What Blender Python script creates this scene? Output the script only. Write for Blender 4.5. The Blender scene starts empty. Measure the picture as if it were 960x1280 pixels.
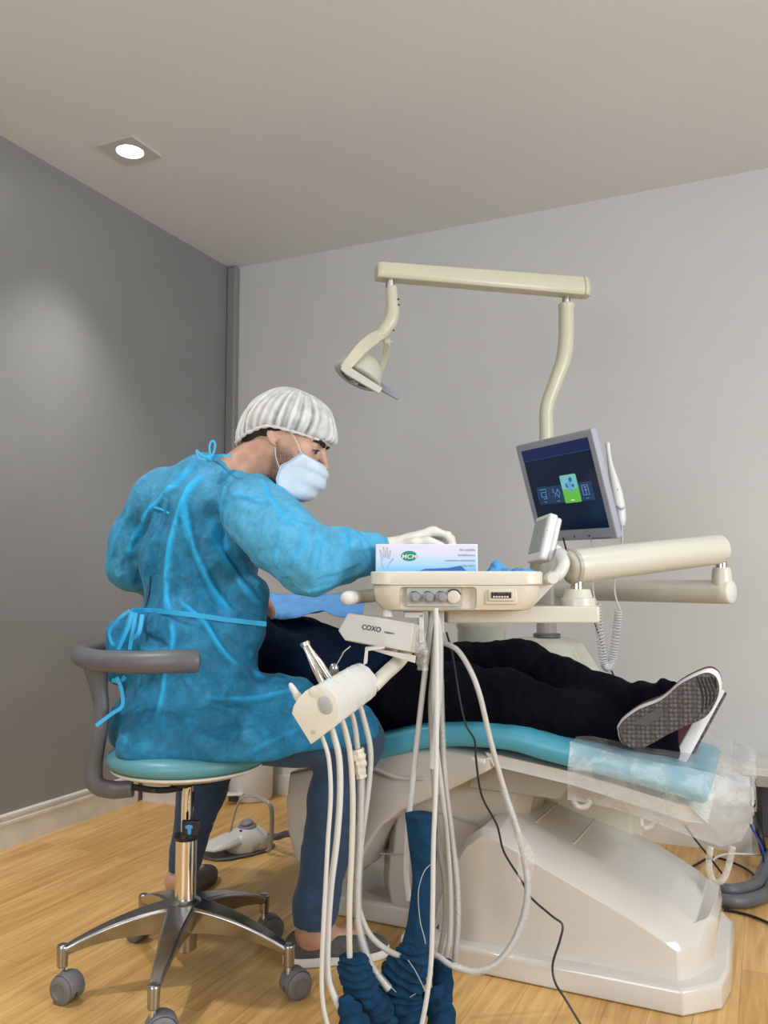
import bpy, bmesh, math, random
import numpy as np
from mathutils import Vector, Matrix, noise
from mathutils.bvhtree import BVHTree

S = bpy.context.scene
COL = S.collection
# ------------------------------------------------------------------ camera
F = 1035.0
YAW = math.radians(24.8)
PITCH = math.atan(84 / F)
rt = np.array([math.cos(YAW), math.sin(YAW), 0])
fh = np.array([-math.sin(YAW), math.cos(YAW), 0])
Z = np.array([0, 0, 1.0])
fw = fh * math.cos(PITCH) + Z * math.sin(PITCH)
up = -fh * math.sin(PITCH) + Z * math.cos(PITCH)
EYE = np.array([0, 0, 1.0])
cam = bpy.data.cameras.new('camera')
cam.sensor_fit = 'VERTICAL'; cam.sensor_height = 32.0; cam.lens = 32.0 * F / 1280.0
cam.clip_start = 0.05
camo = bpy.data.objects.new('camera', cam); COL.objects.link(camo)
camo.location = EYE
camo.rotation_euler = Matrix((rt, up, -fw)).transposed().to_euler()
S.camera = camo
# ------------------------------------------------------------------ light
S.view_settings.view_transform = 'Standard'
S.view_settings.look = 'None'
S.view_settings.gamma = 1.0
S.view_settings.use_curve_mapping = False
S.view_settings.exposure = 0.12
S.cycles.use_denoising = True
S.cycles.max_bounces = 8
S.cycles.transparent_max_bounces = 16
S.cycles.caustics_reflective = False
S.cycles.caustics_refractive = False
S.cycles.sample_clamp_indirect = 4.0
W = bpy.data.worlds.new('daylight'); S.world = W; W.use_nodes = True
W.node_tree.nodes['Background'].inputs[0].default_value = (0.80, 0.90, 1.0, 1)
W.node_tree.nodes['Background'].inputs[1].default_value = 1.0

def area_light(name, loc, target, sx, sy, power, col):
    l = bpy.data.lights.new(name, 'AREA'); l.shape = 'RECTANGLE'; l.size = sx; l.size_y = sy
    l.energy = power; l.color = col
    o = bpy.data.objects.new(name, l); COL.objects.link(o); o.location = loc
    d = Vector(target) - Vector(loc)
    o.rotation_euler = d.to_track_quat('-Z', 'Y').to_euler()
    return o
# daylight entering through the windows in the right-hand wall and in the rear wall
area_light('window_daylight', (2.55, 0.75, 1.55), (0, 0.95, 1.35), 1.7, 1.3, 84, (0.86, 0.94, 1.0))
area_light('window_daylight', (-0.7, -1.95, 1.55), (-0.9, 1.0, 1.35), 1.6, 1.3, 40, (0.86, 0.94, 1.0))

# ------------------------------------------------------------------ helpers
def V(*a): return np.array(a, float)
def nrm(v): v = np.asarray(v, float); return v / (np.linalg.norm(v) + 1e-12)
def ray(px, py): return rt * (px - 480) / F + up * (640 - py) / F + fw
def P(px, py, D): d = ray(px, py); return EYE + d * (D / d.dot(fh))      # point at a horizontal distance D ahead
def PY(px, py, Y): d = ray(px, py); return EYE + d * (Y / d[1])            # point on the plane y = Y
def PZ(px, py, z=0.0): d = ray(px, py); return EYE + d * ((z - 1) / d[2])  # point on a level plane

def worg(o):
    p = Vector((0, 0, 0))
    while o is not None:
        p = p + o.location; o = o.parent
    return p

def thing(name, label, cat, loc=(0, 0, 0), group=None):
    o = bpy.data.objects.new(name, None); COL.objects.link(o)
    o.empty_display_size = 0.05
    o.location = loc; o['label'] = label; o['category'] = cat
    if group: o['group'] = group
    return o
def tag(o, label, cat, group=None, kind=None):
    o['label'] = label; o['category'] = cat
    if group: o['group'] = group
    if kind: o['kind'] = kind
    return o

class MB:
    def __init__(s): s.v = []; s.f = []
    def add(s, vs, fs):
        n = len(s.v); s.v.extend([tuple(map(float, p)) for p in vs]); s.f.extend([tuple(i + n for i in f) for f in fs]); return s
    def box(s, c, size, R=None):
        c = V(*c); h = V(*size) / 2; R = np.eye(3) if R is None else np.asarray(R)
        vs = [c + R @ (V(x, y, z) * h) for x in (-1, 1) for y in (-1, 1) for z in (-1, 1)]
        return s.add(vs, [(0, 1, 3, 2), (4, 6, 7, 5), (0, 4, 5, 1), (2, 3, 7, 6), (0, 2, 6, 4), (1, 5, 7, 3)])
    def loft(s, rings, closed=True, cap=True, loop=False):
        n = len(rings[0]); vs = [p for r in rings for p in r]; fs = []
        m = len(rings)
        for i in range(m if loop else m - 1):
            a = i * n; b = ((i + 1) % m) * n
            for j in range(n if closed else n - 1):
                k = (j + 1) % n
                fs.append((a + j, a + k, b + k, b + j))
        if cap and not loop:
            fs.append(tuple(reversed(range(n)))); fs.append(tuple((m - 1) * n + j for j in range(n)))
        return s.add(vs, fs)
    def prism(s, poly, d):
        d = V(*d); a = [V(*p) for p in poly]
        return s.loft([a, [p + d for p in a]])
    def tube(s, pts, r, seg=12, smooth=6, cap=True, rfn=None, flat=1.0, loop=False, up0=None):
        pts = [V(*p) for p in pts]
        if not np.isscalar(r): rr = list(r)
        else: rr = [r] * len(pts)
        if smooth: pts, rr = catmull(pts, rr, smooth)
        n = len(pts)
        t = [nrm(pts[min(i + 1, n - 1)] - pts[max(i - 1, 0)]) for i in range(n)]
        u = V(0, 0, 1) if up0 is None else V(*up0)
        if abs(u.dot(t[0])) > .95: u = V(1, 0, 0)
        rings = []
        for i in range(n):
            u = nrm(u - t[i] * u.dot(t[i])); w = np.cross(t[i], u)
            ring = []
            for j in range(seg):
                a = 2 * math.pi * j / seg
                q = rr[i] if rfn is None else rfn(i / (n - 1), a, rr[i])
                ring.append(pts[i] + u * math.cos(a) * q + w * math.sin(a) * q * flat)
            rings.append(ring)
        return s.loft(rings, cap=cap)
    def lathe(s, o, d, prof, seg=32, cap=True):
        o = V(*o); d = nrm(d); a = nrm(np.cross(d, V(0, 0, 1) if abs(d[2]) < .9 else V(1, 0, 0))); b = np.cross(d, a)
        rings = [[o + d * h + (a * math.cos(2 * math.pi * j / seg) + b * math.sin(2 * math.pi * j / seg)) * r for j in range(seg)] for (h, r) in prof]
        return s.loft(rings, cap=cap)
    def ball(s, c, r, R=None, seg=20, rings=12):
        c = V(*c); r = V(*r) if not np.isscalar(r) else V(r, r, r); R = np.eye(3) if R is None else np.asarray(R)
        rg = []
        for i in range(1, rings):
            th = math.pi * i / rings
            rg.append([c + R @ (V(math.sin(th) * math.cos(2 * math.pi * j / seg), math.sin(th) * math.sin(2 * math.pi * j / seg), math.cos(th)) * r) for j in range(seg)])
        n0 = len(s.v)
        s.loft(rg, cap=False)
        s.v.append(tuple(c + R @ V(0, 0, r[2]))); s.v.append(tuple(c - R @ V(0, 0, r[2])))
        t = len(s.v) - 2
        for j in range(seg):
            k = (j + 1) % seg
            s.f.append((n0 + k, n0 + j, t)); s.f.append((n0 + (rings - 2) * seg + j, n0 + (rings - 2) * seg + k, t + 1))
        return s
    def build(s, name, mat, parent=None, base=None, **kw):
        return mesh_obj(name, s.v, s.f, mat, parent, base, **kw)

def catmull(pts, rr, k):
    n = len(pts); P2 = []; R2 = []
    for i in range(n - 1):
        p0 = pts[i - 1] if i else 2 * pts[0] - pts[1]; p1 = pts[i]; p2 = pts[i + 1]; p3 = pts[i + 2] if i + 2 < n else 2 * pts[-1] - pts[-2]
        for j in range(k):
            t = j / k
            P2.append(.5 * (2 * p1 + (p2 - p0) * t + (2 * p0 - 5 * p1 + 4 * p2 - p3) * t * t + (3 * p1 - p0 - 3 * p2 + p3) * t ** 3))
            R2.append(rr[i] * (1 - t) + rr[i + 1] * t)
    P2.append(pts[-1]); R2.append(rr[-1]); return P2, R2

def mesh_obj(name, vs, fs, mat, parent=None, base=None, smooth=True, bevel=0, bseg=2, sub=0, angle=40, attr=None, solid=0):
    vs = np.asarray(vs, float)
    off = V(0, 0, 0)
    if parent is not None: off = V(*worg(parent))
    elif base is not None: off = V(*base)
    me = bpy.data.meshes.new(name)
    me.from_pydata((vs - off).tolist(), [], [list(map(int, f)) for f in fs])
    bm = bmesh.new(); bm.from_mesh(me); bmesh.ops.recalc_face_normals(bm, faces=bm.faces[:]); bm.to_mesh(me); bm.free()
    if smooth:
        me.polygons.foreach_set('use_smooth', [True] * len(me.polygons))
        me.set_sharp_from_angle(angle=math.radians(angle))
    if attr:
        for k, a in attr.items():
            at = me.attributes.new(k, 'FLOAT', 'POINT'); at.data.foreach_set('value', np.asarray(a, dtype=np.float32))
    me.materials.append(mat)
    o = bpy.data.objects.new(name, me); COL.objects.link(o)
    if parent is not None: o.parent = parent
    elif base is not None: o.location = base
    if solid:
        m = o.modifiers.new('solid', 'SOLIDIFY'); m.thickness = solid; m.offset = 0
    if bevel:
        m = o.modifiers.new('bevel', 'BEVEL'); m.width = bevel; m.segments = bseg; m.limit_method = 'ANGLE'; m.angle_limit = math.radians(30)
        m.harden_normals = False
    if sub:
        m = o.modifiers.new('sub', 'SUBSURF'); m.levels = sub; m.render_levels = sub
    return o

def text(name, s, size, org, xd, yd, mat, parent, align='LEFT', extrude=.0004, shear=0, bold=0, sx=1):
    c = bpy.data.curves.new('t', 'FONT'); c.body = s; c.size = size; c.align_x = align; c.extrude = extrude; c.shear = shear; c.offset = bold
    o = bpy.data.objects.new('t', c); COL.objects.link(o)
    dg = bpy.context.evaluated_depsgraph_get(); dg.update()
    me = bpy.data.meshes.new_from_object(o.evaluated_get(dg))
    vs = np.array([v.co[:] for v in me.vertices]); fs = [p.vertices[:] for p in me.polygons]
    bpy.data.objects.remove(o); bpy.data.curves.remove(c); bpy.data.meshes.remove(me)
    xd = nrm(xd); yd = nrm(yd); zd = np.cross(xd, yd)
    w = [V(*org) + xd * v[0] * sx + yd * v[1] + zd * v[2] for v in vs]
    return mesh_obj(name, w, fs, mat, parent, smooth=False)

# signed-distance blobs: smooth union on a grid, then surface nets
class SDF:
    def __init__(s, lo, hi, h):
        s.h = h; s.lo = V(*lo); s.n = np.ceil((V(*hi) - s.lo) / h).astype(int) + 1
        s.g = np.full(s.n, 9.0, np.float32)
    def _box(s, c0, c1, m):
        a = np.clip(np.floor((c0 - m - s.lo) / s.h).astype(int), 0, s.n); b = np.clip(np.ceil((c1 + m - s.lo) / s.h).astype(int) + 1, 0, s.n)
        if np.any(b <= a): return None, None
        ax = [s.lo[i] + s.h * np.arange(a[i], b[i]) for i in range(3)]
        X = np.stack(np.meshgrid(*ax, indexing='ij'), -1)
        return (slice(a[0], b[0]), slice(a[1], b[1]), slice(a[2], b[2])), X
    def put(s, sl, d, k, mode):
        g = s.g[sl]; d = d.astype(np.float32)
        if mode == 'add':
            if k: h = np.clip(.5 + .5 * (g - d) / k, 0, 1); r = g * (1 - h) + d * h - k * h * (1 - h); r = np.where(g > 5, np.minimum(g, d), r)
            else: r = np.minimum(g, d)
        else:
            d = -d
            if k: h = np.clip(.5 - .5 * (g - d) / k, 0, 1); r = g * (1 - h) + d * h + k * h * (1 - h)
            else: r = np.maximum(g, d)
        s.g[sl] = r
    def cone(s, a, ra, b, rb, k=.03, mode='add'):
        a = V(*a); b = V(*b); m = max(ra, rb) + k + .03
        sl, X = s._box(np.minimum(a, b), np.maximum(a, b), m)
        if sl is None: return s
        ab = b - a; t = np.clip(((X - a) @ ab) / (ab @ ab + 1e-9), 0, 1)
        d = np.linalg.norm(X - a - t[..., None] * ab, axis=-1) - (ra + (rb - ra) * t)
        s.put(sl, d, k, mode); return s
    def chain(s, pts, k=.03, mode='add'):
        for (p, r), (q, r2) in zip(pts[:-1], pts[1:]): s.cone(p, r, q, r2, k, mode)
        return s
    def ell(s, c, r, R=None, k=.03, mode='add'):
        c = V(*c); r = V(*r); R = np.eye(3) if R is None else np.asarray(R)
        m = max(r) + k + .03
        sl, X = s._box(c, c, m)
        if sl is None: return s
        q = (X - c) @ R        # columns of R are the local axes
        k0 = np.linalg.norm(q / r, axis=-1); k1 = np.linalg.norm(q / (r * r), axis=-1) + 1e-9
        s.put(sl, k0 * (k0 - 1) / k1, k, mode); return s
    def cut(s, p, n, k=.01):       # remove the half space on the side n points to
        p = V(*p); n = nrm(n)
        sl, X = s._box(s.lo, s.lo + s.h * s.n, 0)
        s.put(sl, -((X - p) @ n), k, 'sub'); return s
    def mesh(s, relax=1):
        g = s.g; n = g.shape; ins = g < 0
        c = [ins[x:n[0] - 1 + x, y:n[1] - 1 + y, z:n[2] - 1 + z] for x in (0, 1) for y in (0, 1) for z in (0, 1)]
        cnt = sum(a.astype(int) for a in c); act = (cnt > 0) & (cnt < 8)
        idx = -np.ones(act.shape, int); ii = np.argwhere(act); idx[tuple(ii.T)] = np.arange(len(ii))
        acc = np.zeros((len(ii), 3)); w = np.zeros(len(ii))
        cor = [(x, y, z) for x in (0, 1) for y in (0, 1) for z in (0, 1)]
        for a in range(8):
            for b in range(a + 1, 8):
                d = np.abs(np.array(cor[a]) - cor[b])
                if d.sum() != 1: continue
                ga = g[tuple((ii + cor[a]).T)]; gb = g[tuple((ii + cor[b]).T)]
                m = (ga < 0) != (gb < 0); t = ga[m] / (ga[m] - gb[m])
                acc[m] += np.array(cor[a]) + t[:, None] * (np.array(cor[b]) - cor[a]); w[m] += 1
        vs = s.lo + s.h * (ii + acc / w[:, None])
        fs = []
        for ax in range(3):
            o = [1, 2] if ax == 0 else ([2, 0] if ax == 1 else [0, 1])
            sl0 = [slice(None)] * 3; sl1 = [slice(None)] * 3; sl0[ax] = slice(0, n[ax] - 1); sl1[ax] = slice(1, n[ax])
            e = ins[tuple(sl0)] != ins[tuple(sl1)]
            q = np.argwhere(e); q = q[(q[:, o[0]] > 0) & (q[:, o[1]] > 0) & (q[:, o[0]] < n[o[0]] - 1) & (q[:, o[1]] < n[o[1]] - 1)]
            A = np.eye(3, dtype=int)[o[0]]; B = np.eye(3, dtype=int)[o[1]]
            f = np.stack([idx[tuple((q - A - B).T)], idx[tuple((q - B).T)], idx[tuple(q.T)], idx[tuple((q - A).T)]], 1)
            flip = ~ins[tuple(q.T)]; f[flip] = f[flip][:, ::-1]
            fs.append(f)
        fs = np.concatenate(fs); fs = fs[(fs >= 0).all(1)]
        for _ in range(relax): vs = laplace(vs, fs, .5)
        return vs, fs

def laplace(vs, fs, a=.5):
    acc = np.zeros_like(vs); w = np.zeros(len(vs))
    for i, j in ((0, 1), (1, 2), (2, 3), (3, 0)):
        for p, q in ((i, j), (j, i)):
            np.add.at(acc, fs[:, p], vs[fs[:, q]]); np.add.at(w, fs[:, p], 1)
    return vs * (1 - a) + a * acc / np.maximum(w, 1)[:, None]
def normals(vs, fs):
    a = vs[fs[:, 2]] - vs[fs[:, 0]]; b = vs[fs[:, 3]] - vs[fs[:, 1]]; n = np.cross(a, b); out = np.zeros_like(vs)
    for i in range(4): np.add.at(out, fs[:, i], n)
    l = np.linalg.norm(out, axis=1); return out / np.maximum(l, 1e-12)[:, None]
def orient(vs, fs):
    c = vs.mean(0); n = normals(vs, fs)
    i = np.argmax(np.linalg.norm(vs - c, axis=1))
    return fs if n[i].dot(vs[i] - c) > 0 else fs[:, ::-1]
def polydist(vs, poly):
    best = np.full(len(vs), 9.0); tt = np.zeros(len(vs)); L = len(poly) - 1
    for i in range(L):
        a = poly[i]; ab = poly[i + 1] - a; t = np.clip(((vs - a) @ ab) / (ab @ ab + 1e-12), 0, 1)
        d = np.linalg.norm(vs - a - t[:, None] * ab, axis=1); m = d < best; best[m] = d[m]; tt[m] = (i + t[m]) / L
    return best, tt
def onto(bvh, px, py, offs=0.0, D=2.1):
    d = Vector(ray(px, py)).normalized(); loc, n, i, dist = bvh.ray_cast(Vector(EYE), d)
    if loc is None: return P(px, py, D)
    return V(*loc) - V(*d) * offs
def wobble(vs, freq, seed=0, stretch=(1, 1, 1)):
    return np.array([noise.noise(Vector((p[0] * freq * stretch[0] + seed, p[1] * freq * stretch[1] + seed * .7, p[2] * freq * stretch[2]))) for p in vs])

# ------------------------------------------------------------------ materials
def mat(name, col, rough=.5, metal=0, spec=.5, var=0, vscale=20, bump=0, bscale=80, coat=0, sheen=0, alpha=1, trans=0, emit=0, emcol=None, stretch=None, sss=0):
    m = bpy.data.materials.new(name); m.use_nodes = True; nt = m.node_tree; b = nt.nodes['Principled BSDF']
    b.inputs['Base Color'].default_value = (*col, 1); b.inputs['Roughness'].default_value = rough; b.inputs['Metallic'].default_value = metal
    b.inputs['Specular IOR Level'].default_value = spec
    b.inputs['Coat Weight'].default_value = coat; b.inputs['Sheen Weight'].default_value = sheen
    b.inputs['Alpha'].default_value = alpha; b.inputs['Transmission Weight'].default_value = trans
    if sss: b.inputs['Subsurface Weight'].default_value = sss; b.inputs['Subsurface Radius'].default_value = (.01, .004, .002); b.inputs['Subsurface Scale'].default_value = 1
    if emit: b.inputs['Emission Strength'].default_value = emit; b.inputs['Emission Color'].default_value = (*(emcol or col), 1)
    tc = nt.nodes.new('ShaderNodeTexCoord'); mp = nt.nodes.new('ShaderNodeMapping'); nt.links.new(tc.outputs['Object'], mp.inputs[0])
    if stretch: mp.inputs['Scale'].default_value = stretch
    if var:
        n = nt.nodes.new('ShaderNodeTexNoise'); n.inputs['Scale'].default_value = vscale; n.inputs['Detail'].default_value = 5; nt.links.new(mp.outputs[0], n.inputs[0])
        r = nt.nodes.new('ShaderNodeValToRGB'); nt.links.new(n.outputs[0], r.inputs[0])
        r.color_ramp.elements[0].position = .3; r.color_ramp.elements[1].position = .7
        r.color_ramp.elements[0].color = (*[max(0, c * (1 - var)) for c in col], 1); r.color_ramp.elements[1].color = (*[min(1, c * (1 + var)) for c in col], 1)
        nt.links.new(r.outputs[0], b.inputs['Base Color'])
    if bump:
        n2 = nt.nodes.new('ShaderNodeTexNoise'); n2.inputs['Scale'].default_value = bscale; n2.inputs['Detail'].default_value = 3; nt.links.new(mp.outputs[0], n2.inputs[0])
        bp = nt.nodes.new('ShaderNodeBump'); bp.inputs['Strength'].default_value = bump; bp.inputs['Distance'].default_value = .01
        nt.links.new(n2.outputs[0], bp.inputs['Height']); nt.links.new(bp.outputs[0], b.inputs['Normal'])
    return m
M = {}
M['wall_grey'] = mat('grey satin wall paint', (.26, .26, .26), .40, spec=.45, bump=.05, bscale=60, var=.03, vscale=3)
M['wall_white'] = mat('off white wall paint', (.64, .64, .635), .6, bump=.04, bscale=70, var=.015, vscale=3)
M['ceiling'] = mat('ceiling paint', (.75, .75, .76), .85, bump=.05, bscale=40, var=.015, vscale=2)
M['trim'] = mat('white skirting paint', (.72, .70, .66), .4, var=.08, vscale=12)
M['cream'] = mat('cream plastic', (.60, .58, .50), .32, var=.02, vscale=8)
M['rim'] = mat('pale ivory rim plastic', (.70, .665, .585), .35)
M['panel'] = mat('brushed grey panel', (.44, .43, .40), .4)
M['creamy'] = mat('yellowed cream plastic', (.60, .575, .44), .32, var=.03, vscale=6)
M['tray'] = mat('ivory plastic', (.62, .57, .47), .38, var=.02, vscale=8)
M['shell'] = mat('glossy pale grey shell', (.56, .52, .475), .16, coat=.4, var=.015, vscale=5)
M['base'] = mat('glossy ivory base cover', (.66, .62, .57), .16, coat=.4, var=.015, vscale=5)
M['white'] = mat('white plastic', (.66, .655, .635), .35)
M['hose'] = mat('pale grey hose', (.50, .49, .47), .35, var=.03, vscale=10)
M['hose_white'] = mat('white hose', (.62, .62, .61), .32)
M['grey'] = mat('grey plastic', (.12, .12, .13), .42, var=.1, vscale=30)
M['grey_mid'] = mat('mid grey plastic', (.26, .265, .28), .4)
M['dark'] = mat('black plastic', (.012, .012, .014), .4)
M['chrome'] = mat('chrome', (.78, .77, .76), .12, 1)
M['alu'] = mat('polished aluminium', (.42, .42, .425), .24, 1, var=.15, vscale=25)
M['teal'] = mat('teal vinyl', (.10, .30, .345), .38, var=.05, vscale=6, bump=.03, bscale=200)
M['blue_vinyl'] = mat('turquoise blue vinyl', (.085, .40, .54), .33, var=.04, vscale=5, bump=.03, bscale=200)
M['skin'] = mat('skin', (.56, .33, .235), .5, var=.07, vscale=40, sss=.15)
M['navy'] = mat('navy scrub cloth', (.028, .062, .125), .9, sheen=.1, var=.12, vscale=40, bump=.15, bscale=300)
M['navy_sweater'] = mat('dark navy knit', (.004, .012, .034), .95, spec=.12, var=.25, vscale=60, bump=.4, bscale=160)
M['black_cloth'] = mat('black trouser cloth', (.003, .0035, .007), .95, spec=.12, var=.3, vscale=40, bump=.2, bscale=260)
M['hair'] = mat('dark hair', (.015, .011, .009), .6, bump=.5, bscale=300)
M['canvas'] = mat('grey canvas', (.085, .08, .078), .85, var=.2, vscale=80, bump=.3, bscale=400)
M['sole_white'] = mat('white rubber', (.70, .69, .68), .55)
M['maroon'] = mat('maroon knit shoe upper', (.12, .035, .04), .85, var=.3, vscale=90, bump=.3, bscale=300)
M['sole_dark'] = mat('dark rubber sole', (.075, .068, .066), .75, var=.1, vscale=40)
M['rubber_grey'] = mat('grey caster plastic', (.17, .165, .17), .5, var=.08, vscale=30)
M['blue_cloth'] = mat('petrol blue cloth', (.007, .040, .092), .9, spec=.2, var=.25, vscale=30, bump=.3, bscale=200)
M['drape'] = mat('pale blue paper drape', (.11, .36, .78), .7, var=.12, vscale=20, bump=.2, bscale=120)
M['napkin'] = mat('blue paper', (.08, .30, .62), .7, var=.1, vscale=30)
M['mask'] = mat('white blue mask fabric', (.66, .74, .82), .75, var=.04, vscale=60, bump=.15, bscale=250)
M['mask_edge'] = mat('pale blue mask binding', (.42, .58, .74), .75)
M['glove'] = mat('latex glove', (.76, .73, .66), .45, var=.04, vscale=60, bump=.2, bscale=90, sss=.1)
M['grey_screen'] = mat('pale lcd', (.33, .36, .35), .2)
M['monitor_frame'] = mat('silver monitor frame', (.36, .37, .43), .35)
M['carton'] = mat('white carton', (.74, .75, .80), .5)
M['print_grey'] = mat('grey print', (.33, .34, .40), .6)
M['print_dark'] = mat('dark print', (.03, .03, .03), .6)
M['green'] = mat('green print', (.0, .25, .18), .5)
M['pale_green'] = mat('pale green metal', (.60, .59, .49), .3)
M['putty'] = mat('putty grey metal', (.40, .385, .34), .3)
M['foil'] = mat('grey box metal', (.58, .555, .52), .45)

def plastic_film(name, col, alpha, rough=.12, streak=True, sc=40):
    m = bpy.data.materials.new(name); m.use_nodes = True; nt = m.node_tree; b = nt.nodes['Principled BSDF']
    b.inputs['Base Color'].default_value = (*col, 1); b.inputs['Roughness'].default_value = rough; b.inputs['Coat Weight'].default_value = .5
    tc = nt.nodes.new('ShaderNodeTexCoord'); n = nt.nodes.new('ShaderNodeTexNoise'); n.inputs['Scale'].default_value = sc; n.inputs['Detail'].default_value = 4; n.inputs['Distortion'].default_value = .4
    nt.links.new(tc.outputs['Object'], n.inputs[0])
    mr = nt.nodes.new('ShaderNodeMapRange'); mr.inputs[1].default_value = .35; mr.inputs[2].default_value = .7; mr.inputs[3].default_value = alpha * .7; mr.inputs[4].default_value = min(1, alpha * 1.5)
    nt.links.new(n.outputs[0], mr.inputs[0]); nt.links.new(mr.outputs[0], b.inputs['Alpha'])
    bp = nt.nodes.new('ShaderNodeBump'); bp.inputs['Strength'].default_value = .45; bp.inputs['Distance'].default_value = .01
    nt.links.new(n.outputs[0], bp.inputs['Height']); nt.links.new(bp.outputs[0], b.inputs['Normal'])
    return m
M['film'] = plastic_film('clear plastic film', (.74, .74, .73), .30, sc=22)
M['film_thin'] = plastic_film('thin clear plastic film', (.76, .75, .73), .45, sc=30)
M['cling'] = plastic_film('cling film', (.72, .72, .71), .26, .08, sc=70)

def floor_mat():
    m = bpy.data.materials.new('oak laminate'); m.use_nodes = True; nt = m.node_tree; b = nt.nodes['Principled BSDF']
    tc = nt.nodes.new('ShaderNodeTexCoord'); mp = nt.nodes.new('ShaderNodeMapping'); nt.links.new(tc.outputs['Object'], mp.inputs[0])
    mp.inputs['Rotation'].default_value = (0, 0, math.radians(90))
    br = nt.nodes.new('ShaderNodeTexBrick'); nt.links.new(mp.outputs[0], br.inputs[0])
    br.inputs['Scale'].default_value = 1; br.inputs['Brick Width'].default_value = 1.2; br.inputs['Row Height'].default_value = .095
    br.inputs['Mortar Size'].default_value = .0009; br.inputs['Mortar Smooth'].default_value = .3; br.offset = .37
    br.inputs['Color1'].default_value = (.66, .39, .135, 1); br.inputs['Color2'].default_value = (.78, .50, .20, 1); br.inputs['Mortar'].default_value = (.44, .26, .10, 1)
    mp2 = nt.nodes.new('ShaderNodeMapping'); nt.links.new(tc.outputs['Object'], mp2.inputs[0]); mp2.inputs['Scale'].default_value = (16, 1.1, 1)
    n = nt.nodes.new('ShaderNodeTexNoise'); n.inputs['Scale'].default_value = 3; n.inputs['Detail'].default_value = 8; n.inputs['Roughness'].default_value = .62; n.inputs['Distortion'].default_value = .6; nt.links.new(mp2.outputs[0], n.inputs[0])
    r = nt.nodes.new('ShaderNodeValToRGB'); nt.links.new(n.outputs[0], r.inputs[0]); r.color_ramp.elements[0].position = .34; r.color_ramp.elements[1].position = .66
    r.color_ramp.elements[0].color = (.74, .66, .55, 1); r.color_ramp.elements[1].color = (1.05, 1.05, 1.04, 1)
    mx = nt.nodes.new('ShaderNodeMix'); mx.data_type = 'RGBA'; mx.blend_type = 'MULTIPLY'; mx.inputs[0].default_value = 1
    nt.links.new(br.outputs[0], mx.inputs[6]); nt.links.new(r.outputs[0], mx.inputs[7]); nt.links.new(mx.outputs[2], b.inputs['Base Color'])
    b.inputs['Roughness'].default_value = .34; b.inputs['Specular IOR Level'].default_value = .4
    bp = nt.nodes.new('ShaderNodeBump'); bp.inputs['Strength'].default_value = .08; nt.links.new(n.outputs[0], bp.inputs['Height']); nt.links.new(bp.outputs[0], b.inputs['Normal'])
    return m
M['floor'] = floor_mat()

def gown_mat():
    m = bpy.data.materials.new('blue nonwoven gown'); m.use_nodes = True; nt = m.node_tree; b = nt.nodes['Principled BSDF']
    tc = nt.nodes.new('ShaderNodeTexCoord')
    n = nt.nodes.new('ShaderNodeTexNoise'); n.inputs['Scale'].default_value = 26; n.inputs['Detail'].default_value = 9; n.inputs['Roughness'].default_value = .7; n.inputs['Distortion'].default_value = .5; nt.links.new(tc.outputs['Object'], n.inputs[0])
    r = nt.nodes.new('ShaderNodeValToRGB'); nt.links.new(n.outputs[0], r.inputs[0]); r.color_ramp.elements[0].position = .38; r.color_ramp.elements[1].position = .66
    r.color_ramp.elements[0].color = (.012, .135, .245, 1); r.color_ramp.elements[1].color = (.020, .235, .44, 1)
    # sleeve cloth lies free of the dark scrubs: paler (attribute «pale»); doubled cloth along seams and pleats: brighter (attribute «fold»)
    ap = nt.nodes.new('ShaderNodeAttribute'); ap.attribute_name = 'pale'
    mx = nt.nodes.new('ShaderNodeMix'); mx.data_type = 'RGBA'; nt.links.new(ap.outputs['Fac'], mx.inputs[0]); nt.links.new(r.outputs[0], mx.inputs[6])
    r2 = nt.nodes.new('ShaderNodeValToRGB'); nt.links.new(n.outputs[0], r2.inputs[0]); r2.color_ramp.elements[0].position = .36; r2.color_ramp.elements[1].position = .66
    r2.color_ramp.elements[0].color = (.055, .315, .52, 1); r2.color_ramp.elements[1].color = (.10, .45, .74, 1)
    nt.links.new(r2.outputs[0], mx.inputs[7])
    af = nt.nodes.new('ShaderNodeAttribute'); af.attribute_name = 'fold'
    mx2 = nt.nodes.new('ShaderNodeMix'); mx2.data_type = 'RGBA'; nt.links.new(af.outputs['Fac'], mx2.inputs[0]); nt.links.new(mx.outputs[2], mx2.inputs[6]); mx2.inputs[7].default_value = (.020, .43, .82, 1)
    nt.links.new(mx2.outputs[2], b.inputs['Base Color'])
    b.inputs['Roughness'].default_value = .55; b.inputs['Sheen Weight'].default_value = .06; b.inputs['Specular IOR Level'].default_value = .25
    n3 = nt.nodes.new('ShaderNodeTexNoise'); n3.inputs['Scale'].default_value = 22; n3.inputs['Detail'].default_value = 7; n3.inputs['Distortion'].default_value = .5; nt.links.new(tc.outputs['Object'], n3.inputs[0])
    bp = nt.nodes.new('ShaderNodeBump'); bp.inputs['Strength'].default_value = .4; bp.inputs['Distance'].default_value = .02; nt.links.new(n3.outputs[0], bp.inputs['Height']); nt.links.new(bp.outputs[0], b.inputs['Normal'])
    return m
M['gown'] = gown_mat()
M['gown_tie'] = mat('bright blue gown tie', (.03, .42, .78), .55)
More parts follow.
